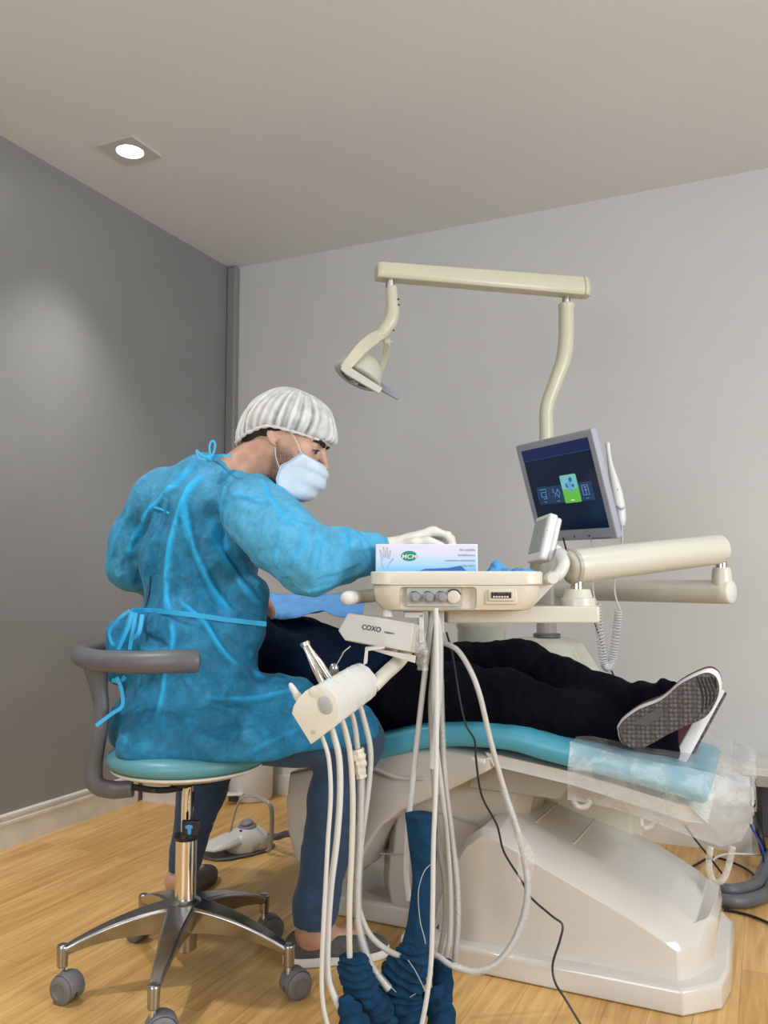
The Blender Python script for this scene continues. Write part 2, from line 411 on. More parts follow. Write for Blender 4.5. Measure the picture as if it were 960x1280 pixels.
# ================================================================== SETTING
XL, YB, XR, YR, H = -2.62, 3.67, 2.5, -1.9, 2.70
def structure(mb, name, m, **kw):
    o = mb.build(name, m, None, **kw); o['kind'] = 'structure'; return o
structure(MB().box(((XL + XR) / 2, (YB + YR) / 2, -.02), (XR - XL + .2, YB - YR + .2, .04)), 'floor', M['floor'], smooth=False)
structure(MB().box(((XL + XR) / 2, (YB + YR) / 2, H + .04), (XR - XL + .2, YB - YR + .2, .08)), 'ceiling', M['ceiling'], smooth=False)
structure(MB().box((XL - .05, (YB + YR) / 2, H / 2), (.1, YB - YR + .2, H)), 'wall_left', M['wall_grey'], smooth=False)
structure(MB().box(((XL + XR) / 2, YB + .05, H / 2), (XR - XL, .1, H)), 'wall_back', M['wall_white'], smooth=False)
# grey boxed pier in the corner
structure(MB().box((XL + .030, YB - .022, H / 2 - .002), (.06, .044, H - .004)), 'trim_1', M['wall_grey'], smooth=False, bevel=.012, bseg=3)
def wall_with_hole(name, axis, at, lo, hi, h0, h1, z0, z1, zt):
    mb = MB()
    def b(a0, a1, c0, c1):
        c = ((a0 + a1) / 2, (c0 + c1) / 2); s = (a1 - a0, c1 - c0)
        if axis == 'x': mb.box((at, c[0], c[1]), (.1, s[0], s[1]))
        else: mb.box((c[0], at, c[1]), (s[0], .1, s[1]))
    b(lo, h0, 0, zt); b(h1, hi, 0, zt); b(h0, h1, 0, z0); b(h0, h1, z1, zt)
    structure(mb, name, M['wall_white'], smooth=False)
wall_with_hole('wall_right', 'x', XR + .05, YR, YB, -.12, 1.62, .88, 2.22, H)
wall_with_hole('wall_rear', 'y', YR - .05, XL, XR, -1.52, .12, .88, 2.22, H)
fr = MB()
for y in (-.10, .75, 1.60): fr.box((XR + .02, y, 1.55), (.05, .04, 1.34))
for z in (.90, 2.20): fr.box((XR + .02, .75, z), (.05, 1.74, .04))
structure(fr, 'window_1', M['trim'], smooth=False)
fr = MB()
for x in (-1.50, -.7, .10): fr.box((x, YR - .02, 1.55), (.04, .05, 1.34))
for z in (.90, 2.20): fr.box((-.7, YR - .02, z), (1.64, .05, .04))
structure(fr, 'window_2', M['trim'], smooth=False)
# skirting on the left wall, with a double bead on top
prof = [(0, 0), (.014, 0), (.014, .085), (.018, .088), (.018, .098), (.010, .101), (.010, .110), (.016, .113), (.016, .122), (0, .126)]
rings = [[V(XL + a, y, z) for a, z in prof] for y in (YR, 3.0)]
structure(MB().loft(rings), 'baseboard_left', M['trim'], angle=20)
# low boxed ledge along the back wall, with an open bay at its right end
structure(MB().box(((-2.25 - .0) / 2 + .6, YB - .1425, .295), (3.55, .285, .03)), 'trim_2', M['trim'], smooth=False, bevel=.004)
structure(MB().box(((-2.25 - .085) / 2, YB - .265, .14), (2.165, .02, .28)), 'trim_3', M['wall_white'], smooth=False)
structure(MB().box((-.076, YB - .14, .14), (.02, .26, .28)).box((.02, YB - .275, .262), (.17, .02, .036)), 'trim_4', M['putty'], smooth=False, bevel=.002)
structure(MB().box((.28, YB - .03, .13), (.66, .03, .25)).box((.30, YB - .12, .012), (.60, .2, .02)), 'bay_shade_board', M['grey'], smooth=False)  # dark boards added inside the open bay, standing in for its shade
structure(MB().box((-1.26, YB - .282, .045), (1.98, .014, .09)), 'baseboard_back', M['trim'], smooth=False)
# low white cabinet in the corner
c = thing('low_cabinet', 'low white cabinet in the corner behind the stool, mostly hidden by the blue gown', 'cabinet', (-2.43, 3.2, 0))
MB().box((-2.455, 3.22, .04), (.30, .38, .08)).build('plinth', M['trim'], c, smooth=False)
MB().box((-2.455, 3.22, .20), (.30, .38, .24)).build('carcass', M['white'], c, bevel=.005)
MB().box((-2.455, 3.022, .20), (.29, .016, .225)).build('door', M['white'], c, bevel=.004)

# downlight
dl = thing('ceiling_downlight', 'square recessed downlight, lit, in the ceiling near the grey wall', 'ceiling light', (-2.24, 2.445, H))
s_ = .086; cz = H - .004
fm = MB(); N = 32
inn = [V(-2.24 + .053 * math.cos(2 * math.pi * j / N), 2.445 + .053 * math.sin(2 * math.pi * j / N), H - .010) for j in range(N)]
def sq(j, r, z):
    a = 2 * math.pi * j / N; c_, d_ = math.cos(a), math.sin(a); k = max(abs(c_), abs(d_)); return V(-2.24 + r * c_ / k, 2.445 + r * d_ / k, z)
out0 = [sq(j, s_, H - .010) for j in range(N)]; out1 = [sq(j, s_, H - .0002) for j in range(N)]
inn2 = [V(p[0], p[1], H - .0005) for p in inn]
fm.loft([inn2, inn, out0, out1], cap=False).build('frame', M['foil'], dl, angle=20)
MB().lathe((-2.24, 2.445, H - .0005), (0, 0, -1), [(0, .001), (0, .052), (.003, .052), (.004, .001)], 32).build('diffuser', mat('lit diffuser', (1, 1, 1), emit=14, emcol=(1, .98, .94)), dl)
def spot(loc, e, size=2.2, tgt=None):
    l = bpy.data.lights.new('downlight_lamp', 'SPOT'); l.energy = e; l.color = (1, .965, .92); l.spot_size = size; l.spot_blend = 1.0; l.shadow_soft_size = .05
    o = bpy.data.objects.new('downlight_lamp', l); COL.objects.link(o); o.location = loc; return o
spot((-2.24, 2.445, H - .03), 62, 1.45).parent = None
def more_downlight(x, y, where):
    d2 = dl.copy(); COL.objects.link(d2); d2.location = (x, y, H); d2['label'] = where
    for ch in dl.children: c2 = ch.copy(); COL.objects.link(c2); c2.parent = d2
    spot((x, y, H - .03), 84 if x < 0 else 40, 2.5)
more_downlight(-2.0, .95, 'added unseen downlight in the ceiling near the grey wall, closer to the viewer, to brighten it')  # unseen downlight added to brighten the left wall and floor
more_downlight(.9, 2.0, 'square recessed downlight in the ceiling to the right of the dental chair')

# ================================================================== STOOL
st_c = (PZ(75, 1250) + PZ(360, 1250) + PZ(330, 1174) + PZ(180, 1180)) / 4
fl = [PZ(75, 1248), PZ(190, 1308), PZ(360, 1248), PZ(330, 1172), PZ(180, 1180)]
st_c = sum(fl) / 5; st_c[2] = 0
R_ST = np.mean([np.linalg.norm(p - st_c) for p in fl])
a0 = math.atan2(fl[1][1] - st_c[1], fl[1][0] - st_c[0])
stool = thing('saddle_stool', 'teal cushioned operator stool with grey torso bar and five-star chrome base', 'stool', st_c)
cx, cy = st_c[0], st_c[1]
hub = MB().lathe((cx, cy, .075), (0, 0, 1), [(0, .022), (.005, .030), (.10, .036), (.115, .045), (.125, .030)], 28)
hub.build('hub', M['alu'], stool)
MB().lathe((cx, cy, .18), (0, 0, 1), [(0, .0265), (.165, .0265)], 32).build('gas_lift_sleeve', M['chrome'], stool)
MB().lathe((cx, cy, .345), (0, 0, 1), [(0, .029), (.008, .031), (.014, .028), (.014, .014)], 32).build('collar', M['dark'], stool)
MB().lathe((cx, cy, .35), (0, 0, 1), [(0, .0145), (.15, .0145)], 24).build('piston', M['chrome'], stool)
MB().box((cx, cy, .502), (.15, .10, .022)).box((cx - .01, cy, .49), (.05, .05, .03)).build('seat_plate', M['dark'], stool, bevel=.003)
lv = cx, cy
lo = P(240, 1000, st_c.dot(fh) - .05)
MB().tube([P(242, 990, st_c.dot(fh) - .02), P(241, 1010, st_c.dot(fh) - .045), P(239, 1030, st_c.dot(fh) - .05)], .004, 8).build('height_lever', M['dark'], stool)
tg = P(239, 1035, st_c.dot(fh) - .05)
Rt = np.array([rt, fh, Z]).T
kn = MB().box(tg, (.046, .012, .040), Rt).build('paddle', M['dark'], stool, bevel=.005)
MB().ball(tg - fh * .0065 + Z * .004 - rt * .004, (.010, .0012, .006), Rt, 10, 6).ball(tg - fh * .0065 - Z * .006 - rt * .003, (.005, .0012, .009), Rt, 10, 6).build('paddle_marking', M['napkin'], kn)
for i in range(5):
    a = a0 + i * 2 * math.pi / 5
    d = V(math.cos(a), math.sin(a), 0); s = V(-d[1], d[0], 0)
    rings = []
    for t in np.linspace(0, 1, 9):
        r = .022 + (R_ST - .022) * t
        zt = .195 - .020 * t - .055 * t * t; th = .050 * (1 - t) ** 1.2 + .022; wd = .026 * (1 - t) + .0135
        c = V(cx, cy, zt) + d * r
        rings.append([c + s * wd * .75, c + s * wd * .95 - Z * .006, c + s * wd * .55 - Z * th, c - s * wd * .55 - Z * th, c - s * wd * .95 - Z * .006, c - s * wd * .75])
    leg = MB().loft(rings)
    e = V(cx, cy, 0) + d * R_ST
    leg.lathe(e + Z * .075, (0, 0, 1), [(0, .0125), (.048, .0145), (.052, .010)], 16)
    lg = leg.build('leg', M['alu'], stool, angle=35, bevel=.002)
    sw = a + [1.9, .9, -.5, .4, 2.4][i]
    wd_ = V(math.cos(sw), math.sin(sw), 0); ax = V(-wd_[1], wd_[0], 0)
    o_ = e + wd_ * .018 + Z * .032
    w = MB()
    for k in (-1, 1): w.lathe(o_ + ax * k * .004, ax * k, [(0, .012), (0, .0315), (.020, .032), (.024, .027), (.0245, .018), (.0225, .017), (.0225, .001)], 28)
    w.build('caster', M['rubber_grey'], lg)
    hd = MB().lathe(o_ - ax * .020, ax, [(0, .022), (.001, .0305), (.039, .0305), (.04, .022)], 28)
    keep = []   # hood: upper half only
    hv = [p for p in hd.v]
    MB().tube([e + Z * .040, e + Z * .082], .0075, 12, 0).build('caster_stem', M['chrome'], lg)
    hood = MB(); ring0 = []; rr0 = []
    for k in range(13):
        b = math.pi * k / 12 - .1; q = wd_ * math.cos(b) + Z * math.sin(b)
        ring0.append([o_ + q * .0330 + ax * .020, o_ + q * .0355 + ax * .016, o_ + q * .0355 - ax * .016, o_ + q * .0330 - ax * .020])
    hood.loft(ring0).build('caster_hood', M['rubber_grey'], lg)
# seat: round padded cushion on a thin shell
scx, scy = cx, cy
MB().lathe((scx, scy, .518), (0, 0, 1), [(0, .06), (.0, .165), (.010, .188), (.016, .190), (.016, .05)], 48).build('seat_shell', M['trim'], stool)
MB().lathe((scx, scy, .534), (0, 0, 1), [(0, .12), (0, .184), (.008, .195), (.018, .200), (.032, .196), (.042, .180), (.047, .150), (.049, .08), (.050, .01)], 48).build('seat', M['teal'], stool, angle=80)
# grey torso bar: horseshoe on an upright that curls under the seat
SD = st_c.dot(fh)
bar = [P(252, 826, SD - .17), P(215, 827, SD - .185), P(170, 828, SD - .175), P(128, 826, SD - .13), P(106, 822, SD - .05), P(104, 818, SD + .06), P(125, 814, SD + .17), P(160, 812, SD + .22)]
def capr(u, a, r): return r * min(1, math.sqrt(max(0.0, 1 - (1 - min(u / .025, 1)) ** 2)) * .98 + .02) * min(1, math.sqrt(max(0.0, 1 - (1 - min((1 - u) / .025, 1)) ** 2)) * .98 + .02)
MB().tube(bar, [.028, .028, .027, .026, .026, .026, .026, .026], 20, 10, rfn=capr, up0=(0, 0, 1)).build('torso_bar', M['grey'], stool)
post = [P(120, 832, SD - .06), P(124, 862, SD - .06), P(127, 890, SD - .06), P(124, 920, SD - .06), P(118, 955, SD - .05), P(120, 980, SD - .05), P(140, 987, SD - .04), P(166, 986, SD - .04)]
MB().tube(post, [.032, .021, .019, .019, .021, .023, .023, .021], 16, 8, flat=.75, up0=rt).build('upright', M['grey_mid'] if False else M['grey'], stool)
MB().tube([P(160, 983, SD - .04), P(200, 988, SD - .02), P(232, 984, SD)], .008, 8, 4).box(P(178, 986, SD - .03), (.02, .012, .010), Rt).box(P(192, 988, SD - .03), (.014, .012, .010), Rt).build('bracket', M['dark'], stool)

# ================================================================== DENTAL CHAIR
ch = thing('dental_chair', 'reclined dental chair with turquoise cushions on a glossy ivory base cover', 'dental chair', (-.75, 2.4, 0))
def rprism(prof_px, Yn, Yf, name, m, parent, inset=.0, bev=.02, seg=4, ymid=None):
    pts = [PY(px, py, Yn) for px, py in prof_px]
    rings = [[V(p[0], Yn, p[2]) for p in pts], [V(p[0], Yf, p[2]) for p in pts]]
    return MB().loft(rings).build(name, m, parent, bevel=bev, bseg=seg, angle=50)
# skirt plate
def outline(z, g):     # plan of the base, g = inset
    pts = [(-.21, 2.085), (-.13, 2.16), (-.115, 2.25), (-.115, 2.55), (-.16, 2.66), (-.26, 2.72), (-1.20, 2.72), (-1.27, 2.64), (-1.27, 2.34), (-1.20, 2.26), (-.97, 2.26), (-.93, 2.22), (-.92, 2.09)]
    c = V(-.6, 2.4)
    out = []
    n = len(pts)
    for i, p in enumerate(pts):
        a = V(*pts[i - 1]); b = V(*p); d = V(*pts[(i + 1) % n])
        n1 = nrm(V((b - a)[1], -(b - a)[0])); n2 = nrm(V((d - b)[1], -(d - b)[0])); nn = nrm(n1 + n2)
        q = b - nn * g / max(.5, nn.dot(n1)); out.append(V(q[0], q[1], z))
    return out
MB().loft([outline(.002, 0), outline(.052, 0), outline(.060, .006), outline(.062, .03)]).build('base_plate', M['base'], ch, bevel=.006, bseg=3)
# hump cover: sections along x
xs = [(-.875, .02), (-.835, .15), (-.80, .235), (-.745, .320), (-.700, .352), (-.66, .344), (-.60, .320), (-.536, .291), (-.44, .251), (-.344, .209), (-.27, .172), (-.225, .147), (-.205, .130)]
rings = []
for i, (x, h) in enumerate(xs):
    h2 = h + (.028 if -.68 < x else .012) * (1 if x > -.78 else .3); cx_ = .02 if x > -.23 else 0
    yn = 2.125 + (.0 if x > -.75 else (-.75 - x) * .35)
    if x > -.21: yn += .012
    rings.append([V(x, yn, .055), V(x, yn + .004, h * .5), V(x, yn + .006, h - .022), V(x, yn + .022, h), V(x + .01, yn + .095, h2), V(x + .015, yn + .125, h2 - .004),
                  V(x + .02, 2.40, h2 + .002), V(x + .02, 2.58, h2 - .002), V(x + .02, 2.62, h2 - .02), V(x + .015, 2.66, .055)])
# rounded front end
end = rings[-1]
rings.append([V(-.175, 2.19, .055), V(-.176, 2.19, .07), V(-.178, 2.19, .11), V(-.180, 2.195, .125), V(-.165, 2.26, .165), V(-.16, 2.29, .165), V(-.15, 2.40, .165), V(-.15, 2.55, .150), V(-.155, 2.59, .13), V(-.16, 2.62, .055)])
rings.append([V(-.150, 2.25, .055), V(-.150, 2.25, .07), V(-.150, 2.26, .10), V(-.150, 2.27, .115), V(-.142, 2.30, .146), V(-.142, 2.33, .148), V(-.142, 2.40, .148), V(-.142, 2.50, .138), V(-.146, 2.54, .12), V(-.15, 2.57, .055)])
hc = MB().loft(rings).build('base_cover', M['base'], ch, bevel=.012, bseg=3, angle=33)
# raised ribs across the cover
for x in (-.66, -.60, -.50):
    z = np.interp(x, [a for a, b in xs], [b for a, b in xs]) + .030
    MB().tube([V(x + .01, 2.255, z - .003), V(x + .02, 2.40, z - .003 + .003), V(x + .02, 2.57, z - .003)], .003, 8, 4).build('rib', M['base'], hc)
# lift column under the seat
col_r = []
for z, x0, x1 in [(.055, -1.06, -.66), (.12, -1.07, -.66), (.20, -1.06, -.64), (.205, -1.05, -.64), (.33, -1.03, -.62), (.335, -1.02, -.62), (.42, -.98, -.60), (.47, -.94, -.58)]:
    y0 = 2.27 - z * .1
    col_r.append([V(x0, y0 + .05, z), V(x0 + .04, y0, z), V(x1 - .04, y0, z), V(x1, y0 + .05, z), V(x1, 2.56, z), V(x0, 2.56, z)])
MB().loft(col_r).build('lift_cover', M['shell'], ch, bevel=.012, bseg=3)
MB().tube([V(-1.05, 2.245, .205), V(-.86, 2.243, .222), V(-.70, 2.245, .215)], .0022, 6, 4).tube([V(-1.02, 2.233, .335), V(-.85, 2.232, .345), V(-.66, 2.235, .30)], .0022, 6, 4).build('seam', M['putty'], ch)
# recess dome and mechanism plate under the knee of the seat
MB().ball((-.72, 2.36, .40), (.13, .12, .10), None, 24, 14).build('pivot_cap', M['putty'], ch)
MB().prism([PY(590, 955, 2.2), PY(616, 948, 2.2), PY(712, 980, 2.2), PY(700, 1000, 2.2), PY(585, 985, 2.2)], (0, .32, 0)).build('leg_rest_frame', M['putty'], ch, bevel=.004)
MB().tube([V(-.80, 2.22, .475), V(-.62, 2.22, .468), V(-.52, 2.22, .455)], .012, 10, 3).build('mechanism_bar', M['putty'], ch)
# white under-shell of seat and back
shell = [(363, 965), (358, 1002), (361, 1040), (371, 1075), (392, 1103), (425, 1108), (449, 1088), (463, 1055), (480, 1031), (508, 1010), (562, 988), (617, 960), (617, 944), (560, 934), (500, 938), (440, 950)]
def shell_mesh():
    pn = [PY(a, b, 2.14) for a, b in shell]; c = sum(pn) / len(pn); rg = []
    for y, k in ((2.12, .90), (2.125, .965), (2.14, 1.0), (2.30, 1.03), (2.54, 1.0), (2.555, .96), (2.56, .9)):
        rg.append([V(c[0] + (p[0] - c[0]) * k, y, c[2] + (p[2] - c[2]) * (k if p[2] < .55 else 1)) for p in pn])
    return rg
MB().loft(shell_mesh()).build('seat_shell', M['shell'], ch, bevel=.008, bseg=3, angle=60)
MB().tube([PY(448, 955, 2.115), PY(470, 962, 2.115), PY(497, 972, 2.115), PY(530, 974, 2.115)], [.002, .006, .006, .003], 8, 5).build('shell_ridge', M['shell'], ch)
rg = []
for y, g in ((2.135, 0.004), (2.13, 0), (2.13, 0), (2.52, 0), (2.53, .004)):
    rg.append([PY(a, b, 2.13) * V(1, 0, 1) + V(0, y, 0) for a, b in [(606, 940), (720, 966), (860, 1008), (885, 1030), (860, 1028), (717, 982), (617, 958)]])
MB().loft(rg).build('leg_rest_shell', M['trim'], ch, bevel=.006, bseg=3)
# cushions: rounded section swept along the side profile
def cushion(path, name, m, yc=2.33, w=.46, th=.075):
    pts = [PY(a, b, 2.08) for a, b in path]; pts, _ = catmull(pts, [0] * len(pts), 5); rings = []; n = len(pts)
    for i, p in enumerate(pts):
        t = nrm(pts[min(i + 1, n - 1)] - pts[max(i - 1, 0)]); nn = nrm(np.cross(V(0, 1, 0), t)); nn = -nn if nn[2] < 0 else nn
        e = min(i, n - 1 - i) / 2.0; k = math.sqrt(max(0, 1 - (1 - min(e, 1)) ** 2)) * .35 + .65
        ring = []
        for j in range(32):
            a = 2 * math.pi * j / 32; c_, s_ = math.cos(a), math.sin(a); ex = .45
            yy = abs(c_) ** ex * np.sign(c_) * w / 2 * (.94 + .06 * k); zz_ = abs(s_) ** ex * np.sign(s_) * th / 2 * k
            ring.append(V(p[0], yc, p[2]) + V(0, 1, 0) * yy + nn * (zz_ - th / 2))
        rings.append(ring)
    return MB().loft(rings).build(name, m, ch, angle=60)
cushion([(452, 924), (475, 918), (520, 907), (575, 904), (635, 909), (680, 921), (740, 936), (800, 951), (862, 968), (890, 977)], 'seat_cushion', M['blue_vinyl'])
cushion([(205, 838), (260, 856), (330, 880), (400, 905), (450, 924)], 'back_cushion', M['blue_vinyl'], w=.50)
MB().box((-1.35, 2.36, .53), (.30, .34, .035)).build('rear_cushion', M['teal'], ch, bevel=.015, bseg=3)

# clear plastic cover pulled over the foot end
pc_px = [(712, 932, 1000), (730, 936, 1003), (770, 944, 1012), (815, 955, 1026), (860, 966, 1044), (905, 975, 1060), (930, 982, 1052), (941, 988, 1030)]
rings = []
for i, (px, t_, b_) in enumerate(pc_px):
    a = PY(px, t_, 2.06); b = PY(px - 3, b_, 2.06); ring = []
    yn, yf = 2.065, 2.59 - (.05 if i > 5 else 0)
    nseg = 12
    def jit(k, s): return .004 * math.sin(k * 2.1 + i * 1.7 + s)
    for j in range(nseg): f_ = j / nseg; ring.append(V(a[0] + jit(j, 0), yn + (yf - yn) * f_, a[2] + .006 + jit(j, 1) + .008 * math.sin(f_ * 3.1)))
    for j in range(5): f_ = j / 5; ring.append(V(a[0] + (b[0] - a[0]) * f_, yf + .012 * math.sin(f_ * 3.1) + jit(j, 2), a[2] + (b[2] - a[2]) * f_))
    for j in range(nseg): f_ = j / nseg; ring.append(V(b[0] + jit(j, 3), yf + (yn - yf) * f_, b[2] - .010 * math.sin(f_ * 3.1) + jit(j, 4)))
    for j in range(5): f_ = j / 5; ring.append(V(b[0] + (a[0] - b[0]) * f_, yn - .016 * math.sin(f_ * 3.1) + jit(j, 5), b[2] + (a[2] - b[2]) * f_))
    rings.append(ring)
pcov = thing('plastic_cover', 'crinkled clear plastic cover pulled over the foot end of the chair', 'plastic cover', (-.2, 2.3, .5))
MB().loft(rings, cap=False).build('sheet', M['film'], pcov, angle=30)
e0 = rings[-1]; MB().loft([e0, [p + V(.004, 0, 0) for p in e0]], cap=False).build('hem', M['film_thin'], pcov)
# standing flap of the cover beyond the shoe, and its elastic loops
fl_ = [PY(870, 945, 2.5), PY(937, 973, 2.45), PY(938, 985, 2.4), PY(865, 985, 2.4)]
MB().add([*fl_], [(0, 1, 2, 3)]).build('flap', M['film_thin'], pcov, smooth=False)
def strap(pxs, w, Y):
    mb = MB(); L = [PY(a, b, Y) for a, b in pxs]; L, _ = catmull(L, [0] * len(L), 6); n = len(L); a_ = []
    for i, p in enumerate(L):
        t = nrm(L[min(i + 1, n - 1)] - L[max(i - 1, 0)]); s = nrm(np.cross(t, V(0, 1, 0))); a_.append([p + s * w / 2, p - s * w / 2])
    mb.loft(a_, closed=False, cap=False); return mb
strap([(888, 1058), (886, 1085), (893, 1102), (903, 1100), (910, 1085), (916, 1058)], .014, 2.07).build('loop', M['film_thin'], pcov, solid=.001)
strap([(716, 1000), (722, 1008), (733, 1008), (738, 1000)], .012, 2.07).build('loop', M['film_thin'], pcov, solid=.001)
strap([(801, 1022), (803, 1034), (812, 1034), (817, 1026)], .012, 2.07).build('loop', M['film_thin'], pcov, solid=.001)
# ================================================================== DENTIST
dn = thing('person', 'person in blue gown, hair net and mask seated on the stool, leaning over the chair', 'person', P(238, 940, 2.20) * V(1, 1, 0) + Z * .58)
sA = nrm(rt * .78 - fh * .62); gA = nrm(rt * .62 + fh * .78); RT = np.array([sA, gA, Z]).T     # shoulder axis, facing axis
hp = math.radians(20); hy = math.radians(8)
hf0 = rt * math.cos(hy) - fh * math.sin(hy)
hF = hf0 * math.cos(hp) - Z * math.sin(hp); hU = hf0 * math.sin(hp) + Z * math.cos(hp); hL = np.cross(hU, hF)
HS = 1.08; ear = P(343, 548, 2.11); HC = ear + hL * .078 * HS
RH = np.array([hF, hL, hU]).T
def hd(f, l, u): return HC + (hF * f + hL * l + hU * u) * HS
SR, SL = P(322, 645, 2.12), P(200, 640, 2.38)
WR = P(484, 684, 2.08); WL = P(285, 735, 2.62)
KR, AR = P(436, 918, 2.22), P(392, 1165, 2.245); KL, AL = P(292, 895, 2.55), P(224, 1100, 2.66)
HR_, HL_ = P(250, 900, 2.18), P(225, 895, 2.30)
lo = V(-1.85, 1.35, .02); hi = V(-.75, 2.95, 1.38)
b = SDF(lo, hi, .0048)
b.ell(P(240, 890, 2.22), (.165, .115, .12), RT, .04).ell(P(244, 790, 2.25), (.145, .105, .14), RT, .06).ell(P(250, 690, 2.27), (.155, .11, .16), RT, .06).ell(P(258, 622, 2.27), (.15, .09, .07), RT, .05)
b.chain([(SR, .058), (P(386, 702, 1.95), .045), (WR, .027)], .03).chain([(SL, .058), (P(166, 704, 2.43), .044), (WL, .027)], .03)
b.cone(P(268, 616, 2.25), .060, P(300, 598, 2.21), .055, .04).cone(P(292, 600, 2.22), .064, P(336, 562, 2.18), .058, .03)
b.chain([(HR_, .085), (KR, .058), (AR, .038)], .03).chain([(HL_, .085), (KL, .058), (AL, .037)], .03)
for A, fdir in ((AR, nrm(PZ(490, 1192) - PZ(355, 1212))), (AL, nrm(fh + rt * .3))):
    b.cone(A, .037, V(A[0], A[1], .09) + fdir * .02, .034, .02).cone(V(A[0], A[1], .07) - fdir * .02, .030, V(A[0], A[1], .05) + fdir * .13, .022, .02)
# head
b.ell(hd(-.006, 0, .040), V(.099, .077, .088) * HS, RH, .02).ell(hd(.040, 0, -.012), V(.058, .063, .085) * HS, RH, .03)
b.ell(hd(.040, 0, -.070), V(.056, .053, .040) * HS, RH, .025).ell(hd(.083, 0, -.094), V(.018, .022, .017) * HS, RH, .02)
b.ell(hd(.066, .040, -.030), V(.03, .024, .034) * HS, RH, .02).ell(hd(.066, -.040, -.030), V(.03, .024, .034) * HS, RH, .02)
for s in (-1, 1):
    b.cone(hd(.078, .050 * s, .034), .009, hd(.096, .014 * s, .032), .010, .012)
    b.ell(hd(.103, .031 * s, .012), V(.018, .019, .013) * HS, RH, .008, 'sub')
    b.ell(hd(.0835, .032 * s, .0115), V(.0135, .0145, .0125) * HS, RH, .004)
    b.ell(hd(.0875, .032 * s, .0175), V(.0115, .0150, .0085) * HS, RH, .003)
    b.ell(hd(.097, .013 * s, -.031), V(.012, .009, .008) * HS, RH, .008)
b.cone(hd(.094, 0, .026), .0085, hd(.122, 0, -.022), .0115, .010)
for s in (-1, 1):   # ears: rim, lobe, bowl
    e = [(-.006, .020), (-.014, .034), (-.008, .046), (.006, .046), (.012, .036)]
    e = [(.010, -.016), (-.004, -.010), (-.014, .004), (-.018, .020), (-.010, .033), (.004, .034), (.010, .022)]
    b.chain([(hd(f, (.079 + .006 * (1 if f < 0 else .3)) * s, u), .0052) for f, u in e], .006)
    b.ell(hd(-.002, .077 * s, .010), V(.014, .006, .024) * HS, RH, .006)
    b.ell(hd(.004, .086 * s, .010), V(.007, .006, .010) * HS, RH, .004, 'sub')
# left hand resting near the patient's mouth
for k, (dx, dy) in enumerate(((0, 0), (3, 5), (4, 10), (2, 15))):
    b.chain([(WL, .022), (P(312 + dx, 735 + dy, 2.64), .012), (P(330 + dx, 745 + dy, 2.64), .009), (P(338 + dx, 757 + dy, 2.63), .008)], .008)
b.chain([(WL, .02), (P(305, 728, 2.58), .012), (P(325, 738, 2.57), .010)], .008)
vs, fs = b.mesh(1)
loc = (vs - HC) @ RH / HS
fz, lz, uz = loc.T
beard = np.clip((-.005 - uz) / .02, 0, 1) * np.clip((uz + .115) / .02, 0, 1) * np.clip((fz + .002) / .014, 0, 1) * np.clip((.068 - np.abs(fz - .02) - .0) / .02, 0, 1)
beard *= np.clip(1 - np.clip((fz - .050) / .02, 0, 1) * np.clip((uz + .05) / .03, 0, 1), 0, 1)
sk = bpy.data.materials.new('face skin'); sk.use_nodes = True; nt = sk.node_tree; pb = nt.nodes['Principled BSDF']
at = nt.nodes.new('ShaderNodeAttribute'); at.attribute_name = 'beard'; nz = nt.nodes.new('ShaderNodeTexNoise'); nz.inputs['Scale'].default_value = 420; nz.inputs['Detail'].default_value = 2
tc = nt.nodes.new('ShaderNodeTexCoord'); nt.links.new(tc.outputs['Object'], nz.inputs[0])
mm = nt.nodes.new('ShaderNodeMath'); mm.operation = 'MULTIPLY'; nt.links.new(at.outputs['Fac'], mm.inputs[0])
rr = nt.nodes.new('ShaderNodeMapRange'); rr.inputs[1].default_value = .3; rr.inputs[2].default_value = .7; rr.inputs[3].default_value = .42; rr.inputs[4].default_value = 1.0; nt.links.new(nz.outputs[0], rr.inputs[0]); nt.links.new(rr.outputs[0], mm.inputs[1])
n5 = nt.nodes.new('ShaderNodeTexNoise'); n5.inputs['Scale'].default_value = 30; nt.links.new(tc.outputs['Object'], n5.inputs[0])
r5 = nt.nodes.new('ShaderNodeValToRGB'); nt.links.new(n5.outputs[0], r5.inputs[0]); r5.color_ramp.elements[0].position = .35; r5.color_ramp.elements[1].position = .68
r5.color_ramp.elements[0].color = (.50, .27, .185, 1); r5.color_ramp.elements[1].color = (.60, .36, .26, 1)
mx = nt.nodes.new('ShaderNodeMix'); mx.data_type = 'RGBA'; nt.links.new(mm.outputs[0], mx.inputs[0]); nt.links.new(r5.outputs[0], mx.inputs[6]); mx.inputs[7].default_value = (.07, .045, .035, 1)
nt.links.new(mx.outputs[2], pb.inputs['Base Color']); pb.inputs['Roughness'].default_value = .48; pb.inputs['Subsurface Weight'].default_value = .12; pb.inputs['Subsurface Radius'].default_value = (.01, .004, .002); pb.inputs['Subsurface Scale'].default_value = 1
mesh_obj('body', vs, fs, sk, dn, attr={'beard': beard}, angle=180)
